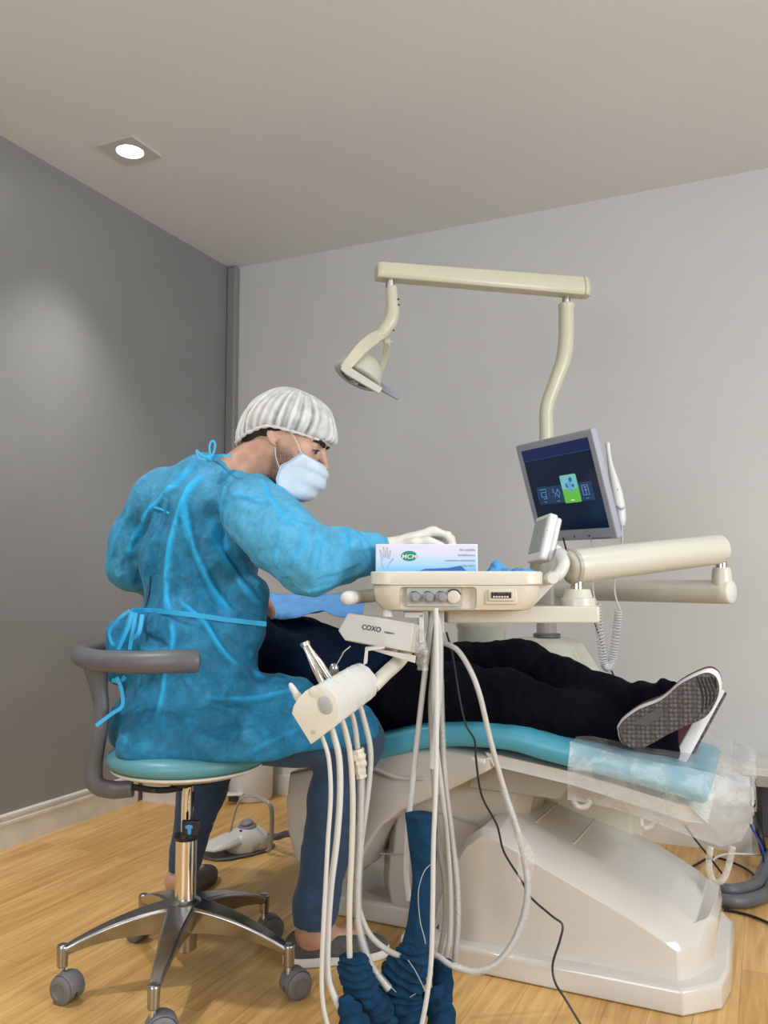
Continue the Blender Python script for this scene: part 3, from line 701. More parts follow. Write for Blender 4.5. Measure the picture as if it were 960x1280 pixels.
# eyes, brows, lashes
for s in (-1, 1):
    ey = MB().ball(hd(.0850, .032 * s, .0090), np.array([.0130, .0140, .0115]) * HS, RH, 18, 12).build('eye', mat('eye white', (.30, .27, .25), .25), dn)
    MB().ball(hd(.0965, .0325 * s, .0045), np.array([.0022, .0058, .0050]) * HS, RH, 14, 8).build('iris', mat('dark iris', (.02, .012, .008), .2), ey)
    MB().tube([hd(.0955, .019 * s, .0095), hd(.1005, .029 * s, .0105), hd(.0985, .039 * s, .0092), hd(.0900, .0475 * s, .0055)], [.0012, .0016, .0018, .0010], 8, 5).build('lashes', M['hair'], ey)
    MB().tube([hd(.1045, .012 * s, .0245), hd(.1035, .024 * s, .0290), hd(.0975, .038 * s, .0310), hd(.0845, .052 * s, .0270)], [.0036, .0052, .0050, .0020], 10, 5, flat=1.3).build('eyebrow', M['hair'], dn)
# hair showing under the cap
h = SDF(HC - .16, HC + .16, .004)
h.ell(hd(-.008, 0, .036), V(.099, .080, .088) * HS, RH, 0)
h.ell(hd(-.052, 0, -.006), V(.052, .060, .052) * HS, RH, .02)
h.cut(hd(.070, 0, .030), hF * .9 - hU * .5, .004).cut(hd(.0, 0, .016), hF * .75 - hU * .75, .004)
h.cut(hd(-.03, 0, -.045), -hU * .9 + hF * .55, .004)
hv, hfc = h.mesh(1)
mesh_obj('hair', hv, hfc, M['hair'], dn, angle=180)
# hair net
capm = bpy.data.materials.new('pleated nonwoven cap'); capm.use_nodes = True; nt = capm.node_tree; pb = nt.nodes['Principled BSDF']
pb.inputs['Base Color'].default_value = (.80, .81, .80, 1); pb.inputs['Roughness'].default_value = .6; pb.inputs['Sheen Weight'].default_value = .2
at = nt.nodes.new('ShaderNodeAttribute'); at.attribute_name = 'ply'; tc = nt.nodes.new('ShaderNodeTexCoord'); nz = nt.nodes.new('ShaderNodeTexNoise'); nz.inputs['Scale'].default_value = 45; nz.inputs['Detail'].default_value = 5; nt.links.new(tc.outputs['Object'], nz.inputs[0])
m1 = nt.nodes.new('ShaderNodeMath'); m1.operation = 'MULTIPLY_ADD'; nt.links.new(nz.outputs[0], m1.inputs[0]); m1.inputs[1].default_value = .7; nt.links.new(at.outputs['Fac'], m1.inputs[2])
mr = nt.nodes.new('ShaderNodeMapRange'); mr.inputs[1].default_value = .2; mr.inputs[2].default_value = 1.1; mr.inputs[3].default_value = .10; mr.inputs[4].default_value = .93; nt.links.new(m1.outputs[0], mr.inputs[0]); nt.links.new(mr.outputs[0], pb.inputs['Alpha'])
rings = []; ply = []; NT = 220; rnd = random.Random(4)
ph = [rnd.uniform(0, 6.28) for _ in range(8)]
for i in range(26):
    q = i / 25; ring = []
    for j in range(NT):
        th = 2 * math.pi * j / NT; c_, s_ = math.cos(th), math.sin(th)
        rf = .109 if c_ > 0 else .106
        # rim passes over the brow, above the ear, and down behind to the nape
        u_r = .010 * max(c_, 0) + .026 - .066 * max(-c_, 0) ** 1.5
        puff = 1 + (.26 if c_ > 0 else .18) * (math.sin(math.pi * min(1, q * 1.25)) ** .6 if q < .8 else 0) * (1 - q * .3)
        rad = math.cos(q * math.pi / 2) ** .75
        wv = (math.sin(30 * th + ph[0] + 2 * math.sin(3 * th)) * .6 + math.sin(47 * th + ph[1] + 3 * math.sin(5 * th)) * .4)
        amp = .0034 * (1 - q) ** .6 * min(1, .35 + q * 5)
        sag = .006 * max(-c_, 0) * math.sin(math.pi * min(q * 1.4, 1)) + .030 * max(c_ - .3, 0) * math.sin(math.pi * min(q * 1.6, 1)) * (1 - q)
        R_ = rad * (1 + (puff - 1) * (1 if q > 0 else 0)) 
        lump = 1 + .05 * noise.noise(Vector((c_ * 2.5, s_ * 2.5, q * 3))) + .035 * noise.noise(Vector((c_ * 9, s_ * 9, q * 5)))
        top = .152
        uu = u_r + (.139 - u_r) * math.sin(q * math.pi / 2) - sag
        ring.append(hd((rf * c_ * R_ * lump) + amp * wv * c_ - .004, .088 * s_ * R_ * lump + amp * wv * s_, uu)); ply.append(.5 + .5 * wv * (1 - q))
    rings.append(ring)
vsC = [p for r in rings for p in r]
mbc = MB(); mbc.loft(rings, cap=False)
capo = mesh_obj('hair_net', mbc.v, mbc.f, capm, dn, attr={'ply': ply}, angle=180)
rim = [rings[0][j] for j in range(0, NT, 2)]; rim.append(rim[0])
MB().tube(rim, .0042, 8, 0, rfn=lambda u, a, r: r * (1 + .35 * math.sin(u * 500))).build('elastic_band', M['white'], capo)
# mask
Ev = [(.072, -.012), (.054, -.036), (.034, -.056), (.034, -.088), (.050, -.120)]; Cv = [(.127, -.022), (.134, -.040), (.135, -.066), (.124, -.094), (.096, -.122)]
rings = []
for i in range(17):
    v = i / 16; k = min(3, int(v * 4)); t = v * 4 - k
    E_ = V(*Ev[k]) * (1 - t) + V(*Ev[k + 1]) * t; C_ = V(*Cv[k]) * (1 - t) + V(*Cv[k + 1]) * t; ring = []
    for j in range(41):
        be = math.pi * j / 40; f_ = math.sin(be) ** .85; y = .068 * math.cos(be) * (1 - .12 * v)
        pl = .0052 * (abs(math.sin(v * 9.4)) - .5) * math.sin(be) ** .5
        ring.append(hd(E_[0] + (C_[0] - E_[0]) * f_ + pl, y, E_[1] + (C_[1] - E_[1]) * f_ - pl))
    rings.append(ring)
mk = MB(); mk.loft(rings, closed=False, cap=False); mko = mesh_obj('face_mask', mk.v, mk.f, M['mask'], dn, solid=.0015, angle=60)
MB().tube([p + hU * .0005 for p in rings[0][::4]], .0015, 8, 2).build('nose_binding', M['mask_edge'], mko)
[MB().tube([r[q_] for r in rings], .0022, 8, 0).build('side_binding', M['mask_edge'], mko) for q_ in (0, 40)]
for s in (-1, 1):
    i_ = 0 if s > 0 else 40
    MB().tube([rings[0][i_], hd(.050, .076 * s, .014), hd(.022, .084 * s, .034)], .0012, 6, 5).build('ear_loop', M['white'], mko)
    MB().tube([rings[9][i_], hd(.018, .075 * s, -.040), hd(.008, .082 * s, -.014)], .0012, 6, 5).build('ear_loop', M['white'], mko)
# gown
g = SDF(V(-1.95, 1.3, .50), V(-.75, 2.95, 1.42), .0052)
g.ell(P(244, 888, 2.19), (.200, .165, .165), RT, .05).ell(P(243, 800, 2.23), (.190, .155, .15), RT, .07).ell(P(248, 700, 2.27), (.190, .138, .17), RT, .07).ell(P(254, 632, 2.27), (.170, .115, .095), RT, .05)
g.cone(P(262, 607, 2.25), .080, P(296, 606, 2.21), .072, .03).cone(P(296, 606, 2.21), .070, P(320, 618, 2.17), .062, .03)
g.chain([(P(314, 636, 2.13), .088), (P(352, 672, 2.02), .086), (P(388, 700, 1.95), .079), (P(428, 694, 2.00), .066), (P(458, 692, 2.05), .050), (P(474, 690, 2.075), .036)], .03)
g.ell(P(352, 640, 2.14), (.06, .06, .05), RT, .04)
g.chain([(P(200, 632, 2.38), .088), (P(176, 675, 2.42), .082), (P(165, 706, 2.44), .072), (P(215, 735, 2.56), .060), (P(268, 740, 2.62), .045)], .03)
g.chain([(P(250, 900, 2.17), .115), (P(350, 905, 2.18), .106), (P(438, 915, 2.21), .082)], .05)
g.chain([(P(225, 895, 2.32), .11), (P(300, 885, 2.56), .08)], .05)
g.cone(P(355, 865, 2.16), .04, P(372, 862, 2.15), .025, .05)
g.cone(P(170, 905, 2.22), .075, P(172, 940, 2.20), .060, .05).cone(P(160, 790, 2.30), .05, P(158, 830, 2.30), .05, .06)
g.cone(P(192, 936, 2.08), .082, P(320, 938, 2.055), .085, .05).cone(P(172, 930, 2.2), .05, P(192, 936, 2.08), .080, .04).cone(P(148, 788, 2.20), .032, P(148, 842, 2.20), .030, .04)
g.cone(P(316, 742, 2.16), .050, P(310, 785, 2.16), .048, .05).cone(P(254, 600, 2.27), .062, P(206, 622, 2.35), .086, .05)
g.cut(V(0, 0, .570), V(0, 0, -1), .010)
# neckline
g.cone(P(322, 586, 2.19), .058, P(345, 560, 2.17), .060, .006, 'sub')
gv, gf = g.mesh(3)
gf = orient(gv, gf); gn = normals(gv, gf)
fold = np.zeros(len(gv)); pale = np.zeros(len(gv)); disp = np.zeros(len(gv))
bv = BVHTree.FromPolygons(gv.tolist(), gf.tolist())
cent = V(0, 0, 0)
vis = (gn @ nrm(fw)) < .35
def crease(px, hgt, wid, fo=0.0, taper=True):
    poly = [onto(bv, a, b_) for a, b_ in px]
    poly, _ = catmull([V(*p) for p in poly], [0] * len(poly), 4)
    lo_ = np.min(poly, 0) - wid * 4; hi_ = np.max(poly, 0) + wid * 4
    m = np.where(np.all((gv > lo_) & (gv < hi_), 1) & vis)[0]
    if not len(m): return
    d, t = polydist(gv[m], poly); e = np.clip(np.sin(np.pi * np.clip(t, 0, 1)) * 2.2, 0, 1) if taper else 1
    poly = np.array(poly); n_ = len(poly) - 1; k = np.clip((t * n_).astype(int), 0, n_ - 1)
    tg = poly[k + 1] - poly[k]; side = np.einsum('ij,j->i', np.cross(tg, gv[m] - poly[k]), fw)
    w = np.where(side > 0, np.exp(-(d / (wid * 1.8)) ** 2), np.exp(-(d / (wid * .62)) ** 2)) * e
    disp[m] += hgt * w
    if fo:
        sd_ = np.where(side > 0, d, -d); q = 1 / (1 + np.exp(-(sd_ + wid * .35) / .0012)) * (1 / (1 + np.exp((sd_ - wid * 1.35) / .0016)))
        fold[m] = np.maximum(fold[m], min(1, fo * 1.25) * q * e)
# broad pleats and the doubled strips of the back
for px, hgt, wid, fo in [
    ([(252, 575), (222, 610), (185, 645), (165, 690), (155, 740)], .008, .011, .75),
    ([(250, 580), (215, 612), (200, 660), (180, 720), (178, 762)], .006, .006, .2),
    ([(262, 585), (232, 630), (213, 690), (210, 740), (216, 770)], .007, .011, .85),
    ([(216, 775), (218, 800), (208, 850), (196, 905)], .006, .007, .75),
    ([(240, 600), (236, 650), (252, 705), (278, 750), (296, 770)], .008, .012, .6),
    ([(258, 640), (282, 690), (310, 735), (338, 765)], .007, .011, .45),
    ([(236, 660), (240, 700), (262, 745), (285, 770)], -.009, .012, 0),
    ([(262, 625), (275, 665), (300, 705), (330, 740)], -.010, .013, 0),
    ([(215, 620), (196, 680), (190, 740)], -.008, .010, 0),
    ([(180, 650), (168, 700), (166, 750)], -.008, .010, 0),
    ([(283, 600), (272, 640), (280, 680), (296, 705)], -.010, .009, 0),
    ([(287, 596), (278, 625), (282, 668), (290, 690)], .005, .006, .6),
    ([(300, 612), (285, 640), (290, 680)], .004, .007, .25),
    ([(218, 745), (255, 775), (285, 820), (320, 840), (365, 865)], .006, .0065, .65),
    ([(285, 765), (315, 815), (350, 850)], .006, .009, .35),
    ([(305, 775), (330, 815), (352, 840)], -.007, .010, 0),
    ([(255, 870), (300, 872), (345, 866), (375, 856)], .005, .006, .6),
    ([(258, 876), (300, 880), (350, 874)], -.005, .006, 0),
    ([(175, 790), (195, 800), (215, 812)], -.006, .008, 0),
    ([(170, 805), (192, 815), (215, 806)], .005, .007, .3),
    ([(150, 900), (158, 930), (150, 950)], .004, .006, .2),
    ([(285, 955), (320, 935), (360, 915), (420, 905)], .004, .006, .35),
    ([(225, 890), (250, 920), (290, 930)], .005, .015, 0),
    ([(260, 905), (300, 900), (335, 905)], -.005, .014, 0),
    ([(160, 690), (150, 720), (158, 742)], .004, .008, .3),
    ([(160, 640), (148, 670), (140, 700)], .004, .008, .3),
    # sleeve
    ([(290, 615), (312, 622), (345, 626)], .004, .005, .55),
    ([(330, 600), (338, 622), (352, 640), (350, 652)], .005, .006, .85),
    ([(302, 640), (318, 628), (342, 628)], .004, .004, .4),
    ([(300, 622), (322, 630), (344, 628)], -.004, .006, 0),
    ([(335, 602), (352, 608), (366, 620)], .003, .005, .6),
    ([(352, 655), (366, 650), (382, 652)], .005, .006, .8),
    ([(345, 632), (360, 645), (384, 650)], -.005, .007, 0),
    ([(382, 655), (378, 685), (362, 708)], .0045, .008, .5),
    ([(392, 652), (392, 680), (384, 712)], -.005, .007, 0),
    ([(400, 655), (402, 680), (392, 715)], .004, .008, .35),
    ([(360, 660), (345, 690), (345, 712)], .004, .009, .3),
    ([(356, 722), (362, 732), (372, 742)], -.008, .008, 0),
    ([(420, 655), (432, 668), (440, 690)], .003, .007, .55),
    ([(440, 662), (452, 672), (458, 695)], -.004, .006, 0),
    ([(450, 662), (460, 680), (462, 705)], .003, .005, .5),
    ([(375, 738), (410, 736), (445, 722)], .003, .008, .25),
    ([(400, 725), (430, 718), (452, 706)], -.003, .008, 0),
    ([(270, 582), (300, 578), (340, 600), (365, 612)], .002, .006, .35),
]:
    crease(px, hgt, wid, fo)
crs = np.array([0.0])
wv = wobble(gv, 9, 3, (1, 1, .45)) * .0075 + wobble(gv, 26, 8, (1, 1, .5)) * .0028 + np.abs(wobble(gv, 15, 5, (1, 1, .6))) * -.011 + np.abs(wobble(gv, 34, 11, (1, 1, .7))) * -.0035
zf = np.clip((gv[:, 2] - .59) / .05, 0, 1)
disp = disp * 1.45 + wv * (.25 + .75 * zf)
gv2 = gv + gn * disp[:, None]
gv2 = laplace(gv2, gf, .3)
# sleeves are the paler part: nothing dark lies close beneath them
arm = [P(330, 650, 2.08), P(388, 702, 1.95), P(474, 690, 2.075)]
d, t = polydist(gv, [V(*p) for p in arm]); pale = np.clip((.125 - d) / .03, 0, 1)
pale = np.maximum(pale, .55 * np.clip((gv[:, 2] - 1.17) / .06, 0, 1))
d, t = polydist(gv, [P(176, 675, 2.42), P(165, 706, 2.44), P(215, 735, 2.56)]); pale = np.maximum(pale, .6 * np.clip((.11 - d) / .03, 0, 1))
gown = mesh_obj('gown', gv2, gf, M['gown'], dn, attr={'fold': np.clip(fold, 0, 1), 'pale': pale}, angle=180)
bv2 = BVHTree.FromPolygons(gv2.tolist(), gf.tolist())
def ribbon(px, w, off=.004, name='waist_tie', parent=gown, free=None, thick=.0012):
    pts = []
    for k, a in enumerate(px):
        if len(a) == 3: pts.append(P(*a))
        else: pts.append(onto(bv2, a[0], a[1], off))
    pts, _ = catmull([V(*p) for p in pts], [0] * len(pts), 5); n = len(pts); rg = []
    for i, p in enumerate(pts):
        t = nrm(pts[min(i + 1, n - 1)] - pts[max(i - 1, 0)]); s = nrm(np.cross(t, fw)); f2 = nrm(np.cross(s, t))
        rg.append([p + s * w / 2 + f2 * thick, p + s * w / 2 - f2 * thick, p - s * w / 2 - f2 * thick, p - s * w / 2 + f2 * thick])
    return MB().loft(rg).build(name, M['gown_tie'], parent, angle=60)
ribbon([(165, 763), (185, 763), (210, 765), (245, 769), (280, 774), (305, 777), (322, 779), (333, 780)], .012, .014)
ribbon([(163, 763, 2.06), (150, 772, 2.06), (137, 790, 2.08), (143, 806, 2.08), (155, 790, 2.06), (164, 766, 2.05)], .008)
ribbon([(166, 765, 2.05), (160, 785, 2.05), (148, 812, 2.06)], .009)
ribbon([(170, 766, 2.05), (166, 790, 2.05), (162, 812, 2.06)], .009)
ribbon([(178, 768, 2.05), (174, 790, 2.04), (166, 798, 2.05)], .010)
ribbon([(146, 846, 2.06), (152, 862, 2.06), (153, 882, 2.06), (140, 892, 2.05), (120, 907, 2.04)], .009)
ribbon([(140, 850, 2.08), (150, 852, 2.07), (156, 846, 2.06)], .010)
ribbon([(193, 634), (203, 637), (212, 642)], .006, .006, 'inner_tie')
sl = [onto(bv2, 188, 720, .004), onto(bv2, 183.5, 735, .005), onto(bv2, 179, 745, .005), onto(bv2, 180, 765, .004), onto(bv2, 184, 752, .005), onto(bv2, 187, 738, .005)]
MB().prism(sl, fh * .003).build('gown_opening', M['navy'], gown, smooth=False)
nk = ribbon([(262, 574, 2.12), (267, 566, 2.12), (269, 555, 2.12), (265, 551, 2.12), (262, 558, 2.12), (263, 570, 2.12)], .005, name='neck_bow')
ribbon([(260, 572, 2.12), (252, 568, 2.12), (246, 563, 2.12), (249, 572, 2.12), (258, 575, 2.12)], .005, name='neck_bow')
MB().ball(P(262, 573, 2.125), .010, None, 12, 8).build('neck_knot', M['gown_tie'], gown)
ribbon([(262, 572), (275, 569), (290, 570)], .006, .002, 'neck_binding')
# trousers of the scrubs
t_ = SDF(V(-1.9, 1.7, .10), V(-.80, 2.95, .80), .0062)
t_.chain([(P(260, 905, 2.19), .095), (P(440, 924, 2.225), .078), (P(418, 1000, 2.225), .069), (P(396, 1128, 2.235), .057), (P(392, 1154, 2.24), .054)], .03)
t_.chain([(P(228, 900, 2.33), .095), (P(288, 905, 2.55), .078), (P(252, 985, 2.60), .070), (P(229, 1085, 2.65), .047)], .03)
t_.cut(V(0, 0, AR[2] + .018), V(0, 0, -1), .004)
t_.cone(AR - Z * .1, .042, AR + Z * .06, .044, .003, 'sub').cone(AL - Z * .1, .038, AL + Z * .04, .040, .003, 'sub')
tv, tf = t_.mesh(2); tf = orient(tv, tf); tn = normals(tv, tf)
tv = tv + tn * (wobble(tv, 12, 2, (1, 1, .8)) * .006 + wobble(tv, 30, 2) * .0025)[:, None]
mesh_obj('trousers', tv, tf, M['navy'], dn, angle=180)
# slip-on shoes
def shoe(heel, toe, name, matu, mats, parent, top=.075, sock=True, L=None):
    heel = V(heel[0], heel[1], 0); toe = V(toe[0], toe[1], 0); f = nrm(toe - heel); L = L or np.linalg.norm(toe - heel); s = V(-f[1], f[0], 0)
    c = heel + f * L / 2; R = np.array([f, s, Z]).T
    def outl(k, z): 
        o = []
        for j in range(40):
            a = 2 * math.pi * j / 40; x = math.cos(a) * L / 2; w = .040 + .010 * (x / L) ; w *= (1 - .12 * math.exp(-((x + .01) / .05) ** 2))
            o.append(c + f * x * k + s * math.copysign(abs(math.sin(a)) ** .75, math.sin(a)) * w * k + Z * z)
        return o
    so = MB().loft([outl(.97, .003), outl(1.0, .008), outl(1.0, .026), outl(.97, .030)])
    u = SDF(c - V(.2, .2, 0), c + V(.2, .2, .14), .004)
    u.ell(c - f * L * .27 + Z * .045, (L * .22, .036, .05), R, 0).ell(c + f * L * .20 + Z * .028, (L * .29, .045, .036), R, .03).ell(c + Z * .04, (L * .25, .038, .042), R, .03)
    u.cut(V(0, 0, .024), -Z, .002); u.cut(c + Z * (top - .002), Z * 1.0 + f * .12, .003)
    u.ell(c - f * L * .20 + Z * .095, (L * .20, .026, .055), R, .004, 'sub')
    uv, uf = u.mesh(1)
    up_ = mesh_obj(name, uv, uf, matu, parent, angle=180)
    so.build('sole', mats, up_, angle=50)
    if sock:
        MB().loft([[c - f * L * .20 + R @ V(math.cos(2 * math.pi * j / 24) * L * .205 * k, math.sin(2 * math.pi * j / 24) * .029 * k, z) for j in range(24)] for k, z in ((.9, .040), (1.0, top - .006), (.94, top + .004), (.86, top - .01))], cap=False).build('sock_liner', M['sole_white'], up_)
    return up_
shoe(PZ(353, 1208), PZ(492, 1193), 'shoe', M['canvas'], M['sole_white'], dn, L=.285)
shoe(AL - nrm(fh + rt * .3) * .05 - V(0, 0, AL[2]), AL + nrm(fh + rt * .3) * .2, 'shoe', M['canvas'], mat('brown sole', (.05, .035, .03), .8), dn, L=.27)
# gloved right hand behind the carton
gl = SDF(WR - .13, WR + V(.22, .22, .13), .0026)
wr = P(484, 686, 2.075)
gl.cone(P(474, 690, 2.07), .029, wr, .027, .01)
kn = [P(541, 664, 2.055), P(544, 665, 2.080), P(544, 668, 2.103), P(540, 673, 2.122)]
for k, q in enumerate(kn): gl.cone(wr + fh * (-.012 + .010 * k), .020, q, [.0125, .0125, .012, .011][k], .016)
gl.chain([(kn[0], .0115), (P(559, 669, 2.045), .0095), (P(566, 680, 2.035), .0085), (P(563, 689, 2.025), .0075)], .006)
gl.chain([(kn[1], .0115), (P(564, 674, 2.070), .0095), (P(568, 687, 2.060), .0085), (P(562, 694, 2.05), .0075)], .006)
gl.chain([(kn[2], .0110), (P(561, 680, 2.095), .0092), (P(562, 692, 2.090), .0083), (P(556, 698, 2.085), .0075)], .006)
gl.chain([(kn[3], .0100), (P(554, 684, 2.118), .0085), (P(554, 694, 2.112), .0075), (P(549, 699, 2.11), .007)], .006)
gl.chain([(wr - fh * .012 + rt * .02, .017), (P(517, 679, 2.03), .013), (P(536, 677, 2.020), .0105), (P(552, 682, 2.020), .009)], .010)
lv_, lf_ = gl.mesh(1); lf_ = orient(lv_, lf_); ln = normals(lv_, lf_)
lv_ = lv_ + ln * (wobble(lv_, 60, 1) * .0018)[:, None]
glo = mesh_obj('glove', lv_, lf_, M['glove'], dn, angle=180)

# ================================================================== PATIENT
pt = thing('person', 'person in black trousers, navy sweater and maroon shoes lying on the dental chair', 'person', V(-.95, 2.33, .60))
hN, hFf = PY(500, 872, 2.25), PY(500, 852, 2.43)
kN, kF = PY(632, 876, 2.22), PY(652, 838, 2.42)
aN, aF = PY(806, 930, 2.26), PY(785, 886, 2.27)
chest, belly = PY(352, 812, 2.36), PY(430, 838, 2.34)
pel = PY(495, 862, 2.34)
headP = PY(262, 775, 2.40)
pb_ = SDF(V(-1.95, 1.95, .45), V(-.05, 2.75, 1.12), .006)
XZ = np.eye(3)
pb_.ell(pel, (.14, .155, .095), XZ, .03).ell(belly, (.16, .14, .09), XZ, .05).ell(chest, (.17, .155, .10), XZ, .05)
pb_.cone(PY(310, 790, 2.38), .055, headP, .052, .03).ell(headP + V(-.02, 0, .02), (.115, .076, .10), XZ, .03).cone(headP + V(.03, 0, .10), .010, headP + V(.015, 0, .125), .012, .01)
pb_.chain([(hN, .08), (kN, .055), (aN, .036)], .03).chain([(hFf, .08), (kF, .055), (aF, .036)], .03)
for Y, s in ((2.17, 1), (2.56, -1)):
    pb_.chain([(PY(322, 800, Y), .05), (PY(408, 850, Y - .03 * s), .04), (PY(478, 812, 2.28 + .05 * (s < 0)), .025)], .02)
    w0 = PY(478, 812, 2.28 + .05 * (s < 0))
    for k in range(4): pb_.chain([(w0, .02), (w0 + V(.05, .012 * k - .018, .02), .011), (w0 + V(.085, .012 * k - .018, .005), .008)], .008)
    pb_.chain([(w0, .018), (w0 + V(.04, -.03, .01), .010), (w0 + V(.06, -.035, .0), .009)], .008)
pb_.cone(aN, .036, PY(845, 925, 2.27), .030, .02).cone(aF, .034, PY(808, 882, 2.25), .026, .02)
v_, f_ = pb_.mesh(1); mesh_obj('body', v_, f_, M['skin'], pt, angle=180)
hh = SDF(headP - .18, headP + .18, .006).ell(headP + V(-.035, 0, .005), (.112, .084, .095), XZ, 0).cut(headP + V(.03, 0, .06), V(.6, 0, 1), .01)
v_, f_ = hh.mesh(1); mesh_obj('hair', v_, f_, M['hair'], pt, angle=180)
# sweater
sw = SDF(V(-1.75, 1.9, .5), V(-.75, 2.85, 1.1), .0065)
sw.ell(chest, (.19, .19, .115), XZ, .05).ell(belly, (.18, .175, .105), XZ, .06).ell(PY(480, 852, 2.34), (.12, .17, .10), XZ, .06).ell(PY(395, 822, 2.30), (.12, .17, .105), XZ, .05)
for Y, s in ((2.16, 1), (2.56, -1)):
    sw.chain([(PY(322, 800, Y), .07), (PY(408, 852, Y - .03 * s), .058), (PY(468, 816, 2.27 + .06 * (s < 0)), .042)], .03)
sw.cut(V(0, 0, .585), -Z, .02)
v_, f_ = sw.mesh(2); f_ = orient(v_, f_); n_ = normals(v_, f_)
v_ = v_ + n_ * (wobble(v_, 9, 4) * .010 + wobble(v_, 24, 4, (.5, 1, 1)) * .006 + .0022 * np.sin(v_[:, 0] * 420 + 3 * wobble(v_, 14, 1)) * np.clip((v_[:, 2] - .86) / .03, 0, 1))[:, None]
mesh_obj('sweater', v_, f_, M['navy_sweater'], pt, angle=180)
# trousers
tr = SDF(V(-1.1, 1.95, .5), V(-.1, 2.75, .95), .006)
tr.ell(PY(498, 862, 2.34), (.13, .175, .105), XZ, .04)
tr.chain([(PY(505, 870, 2.24), .105), (PY(570, 872, 2.22), .094), (PY(632, 876, 2.21), .082), (PY(720, 903, 2.23), .073), (PY(790, 925, 2.25), .066), (PY(842, 936, 2.26), .060)], .035)
tr.chain([(PY(505, 858, 2.43), .105), (PY(580, 842, 2.43), .092), (PY(650, 835, 2.42), .080), (PY(700, 852, 2.37), .068), (PY(765, 878, 2.29), .060), (PY(812, 880, 2.25), .056)], .03)
tr.cone(PY(800, 880, 2.26), .055, PY(836, 868, 2.235), .040, .02)
tr.cone(PY(560, 900, 2.3), .06, PY(660, 905, 2.3), .05, .05)
tr.cut(PY(850, 940, 2.27), V(1, .05, -.02), .004)
v_, f_ = tr.mesh(2); f_ = orient(v_, f_); n_ = normals(v_, f_)
v_ = v_ + n_ * (wobble(v_, 11, 7, (.7, 1, 1)) * .010 + wobble(v_, 26, 9, (1.5, 1, 1)) * .005)[:, None]
v_ = v_ + n_ * (.004 * np.sin(v_[:, 0] * 95 + v_[:, 2] * 60 + 2 * wobble(v_, 8, 2)) * np.clip((v_[:, 0] + .40) / .12, 0, 1))[:, None]
mesh_obj('trousers', v_, f_, M['black_cloth'], pt, angle=180)
# shoe whose sole faces us
treadm = bpy.data.materials.new('lugged dark sole'); treadm.use_nodes = True; nt = treadm.node_tree; q = nt.nodes['Principled BSDF']
tc = nt.nodes.new('ShaderNodeTexCoord'); vo = nt.nodes.new('ShaderNodeTexVoronoi'); vo.inputs['Scale'].default_value = 95; vo.inputs['Randomness'].default_value = .25; nt.links.new(tc.outputs['Object'], vo.inputs[0])
r = nt.nodes.new('ShaderNodeValToRGB'); nt.links.new(vo.outputs[0], r.inputs[0]); r.color_ramp.elements[0].position = .25; r.color_ramp.elements[1].position = .6; r.color_ramp.elements[0].color = (.115, .10, .095, 1); r.color_ramp.elements[1].color = (.05, .044, .042, 1)
nt.links.new(r.outputs[0], q.inputs['Base Color']); q.inputs['Roughness'].default_value = .7
bp = nt.nodes.new('ShaderNodeBump'); bp.invert = True; bp.inputs['Strength'].default_value = 1; bp.inputs['Distance'].default_value = .006; nt.links.new(vo.outputs[0], bp.inputs['Height']); nt.links.new(bp.outputs[0], q.inputs['Normal'])
opx = [(773, 910), (778, 902), (785, 896), (800, 886), (827, 875), (848, 857), (868, 846), (882, 841), (891, 843), (897, 850), (899, 864), (893, 881), (881, 897), (859, 907), (837, 917), (816, 929), (800, 936), (785, 934), (776, 925)]
def solept(px, py, off=0): 
    t = (px - 773) / 126; return PY(px, py, 2.085 + .075 * t + off)
opx2, _ = catmull([V(a, b_) for a, b_ in opx + [opx[0]]], [0] * (len(opx) + 1), 3); opx2 = opx2[:-1]
cc = sum(solept(*p) for p in opx2) / len(opx2)
def sring(k, dy, lift=0): return [cc + (solept(*p) - cc) * k + V(0, dy, 0) + Z * lift for p in opx2]
sh1 = MB().loft([sring(1.0, .020), sring(1.04, .030, .003), sring(1.03, .060, .007), sring(.96, .095, .007), sring(.74, .125, .002)]).build('shoe', M['maroon'], pt, angle=60)
MB().loft([sring(1.005, .004), sring(1.04, .010, .003), sring(1.045, .024, .005), sring(1.0, .030, .003)]).build('midsole', M['sole_white'], sh1, angle=60)
ts = MB().loft([sring(.97, -.005), sring(1.0, 0), sring(1.0, .008)]).build('sole', treadm, sh1, angle=50)
for a, b_, c_, d_ in [((786, 905), (826, 884), (830, 893), (808, 908))]:
    MB().loft([[solept(*p, -.0075) for p in (a, b_, c_, d_)], [solept(*p, .0) for p in (a, b_, c_, d_)]]).build('sole_patch', M['sole_dark'], ts, bevel=.001)
gr = MB()
for k in range(6):
    x0 = 872 + k * 4.6; 
    gr.tube([solept(x0, 847 + k * .2, -.0055), solept(min(x0 + 7, 897), 870 - k * 1.5, -.0055), solept(x0 + 6 if k < 4 else 896, 890 - k * 4, -.0055)] if k < 4 else [solept(x0 - 1, 845 + (k - 4) * 3, -.0055), solept(896, 862 - (k - 4) * 3, -.0055)], .0016, 6, 3)
gr.build('sole_bars', M['dark'], ts)
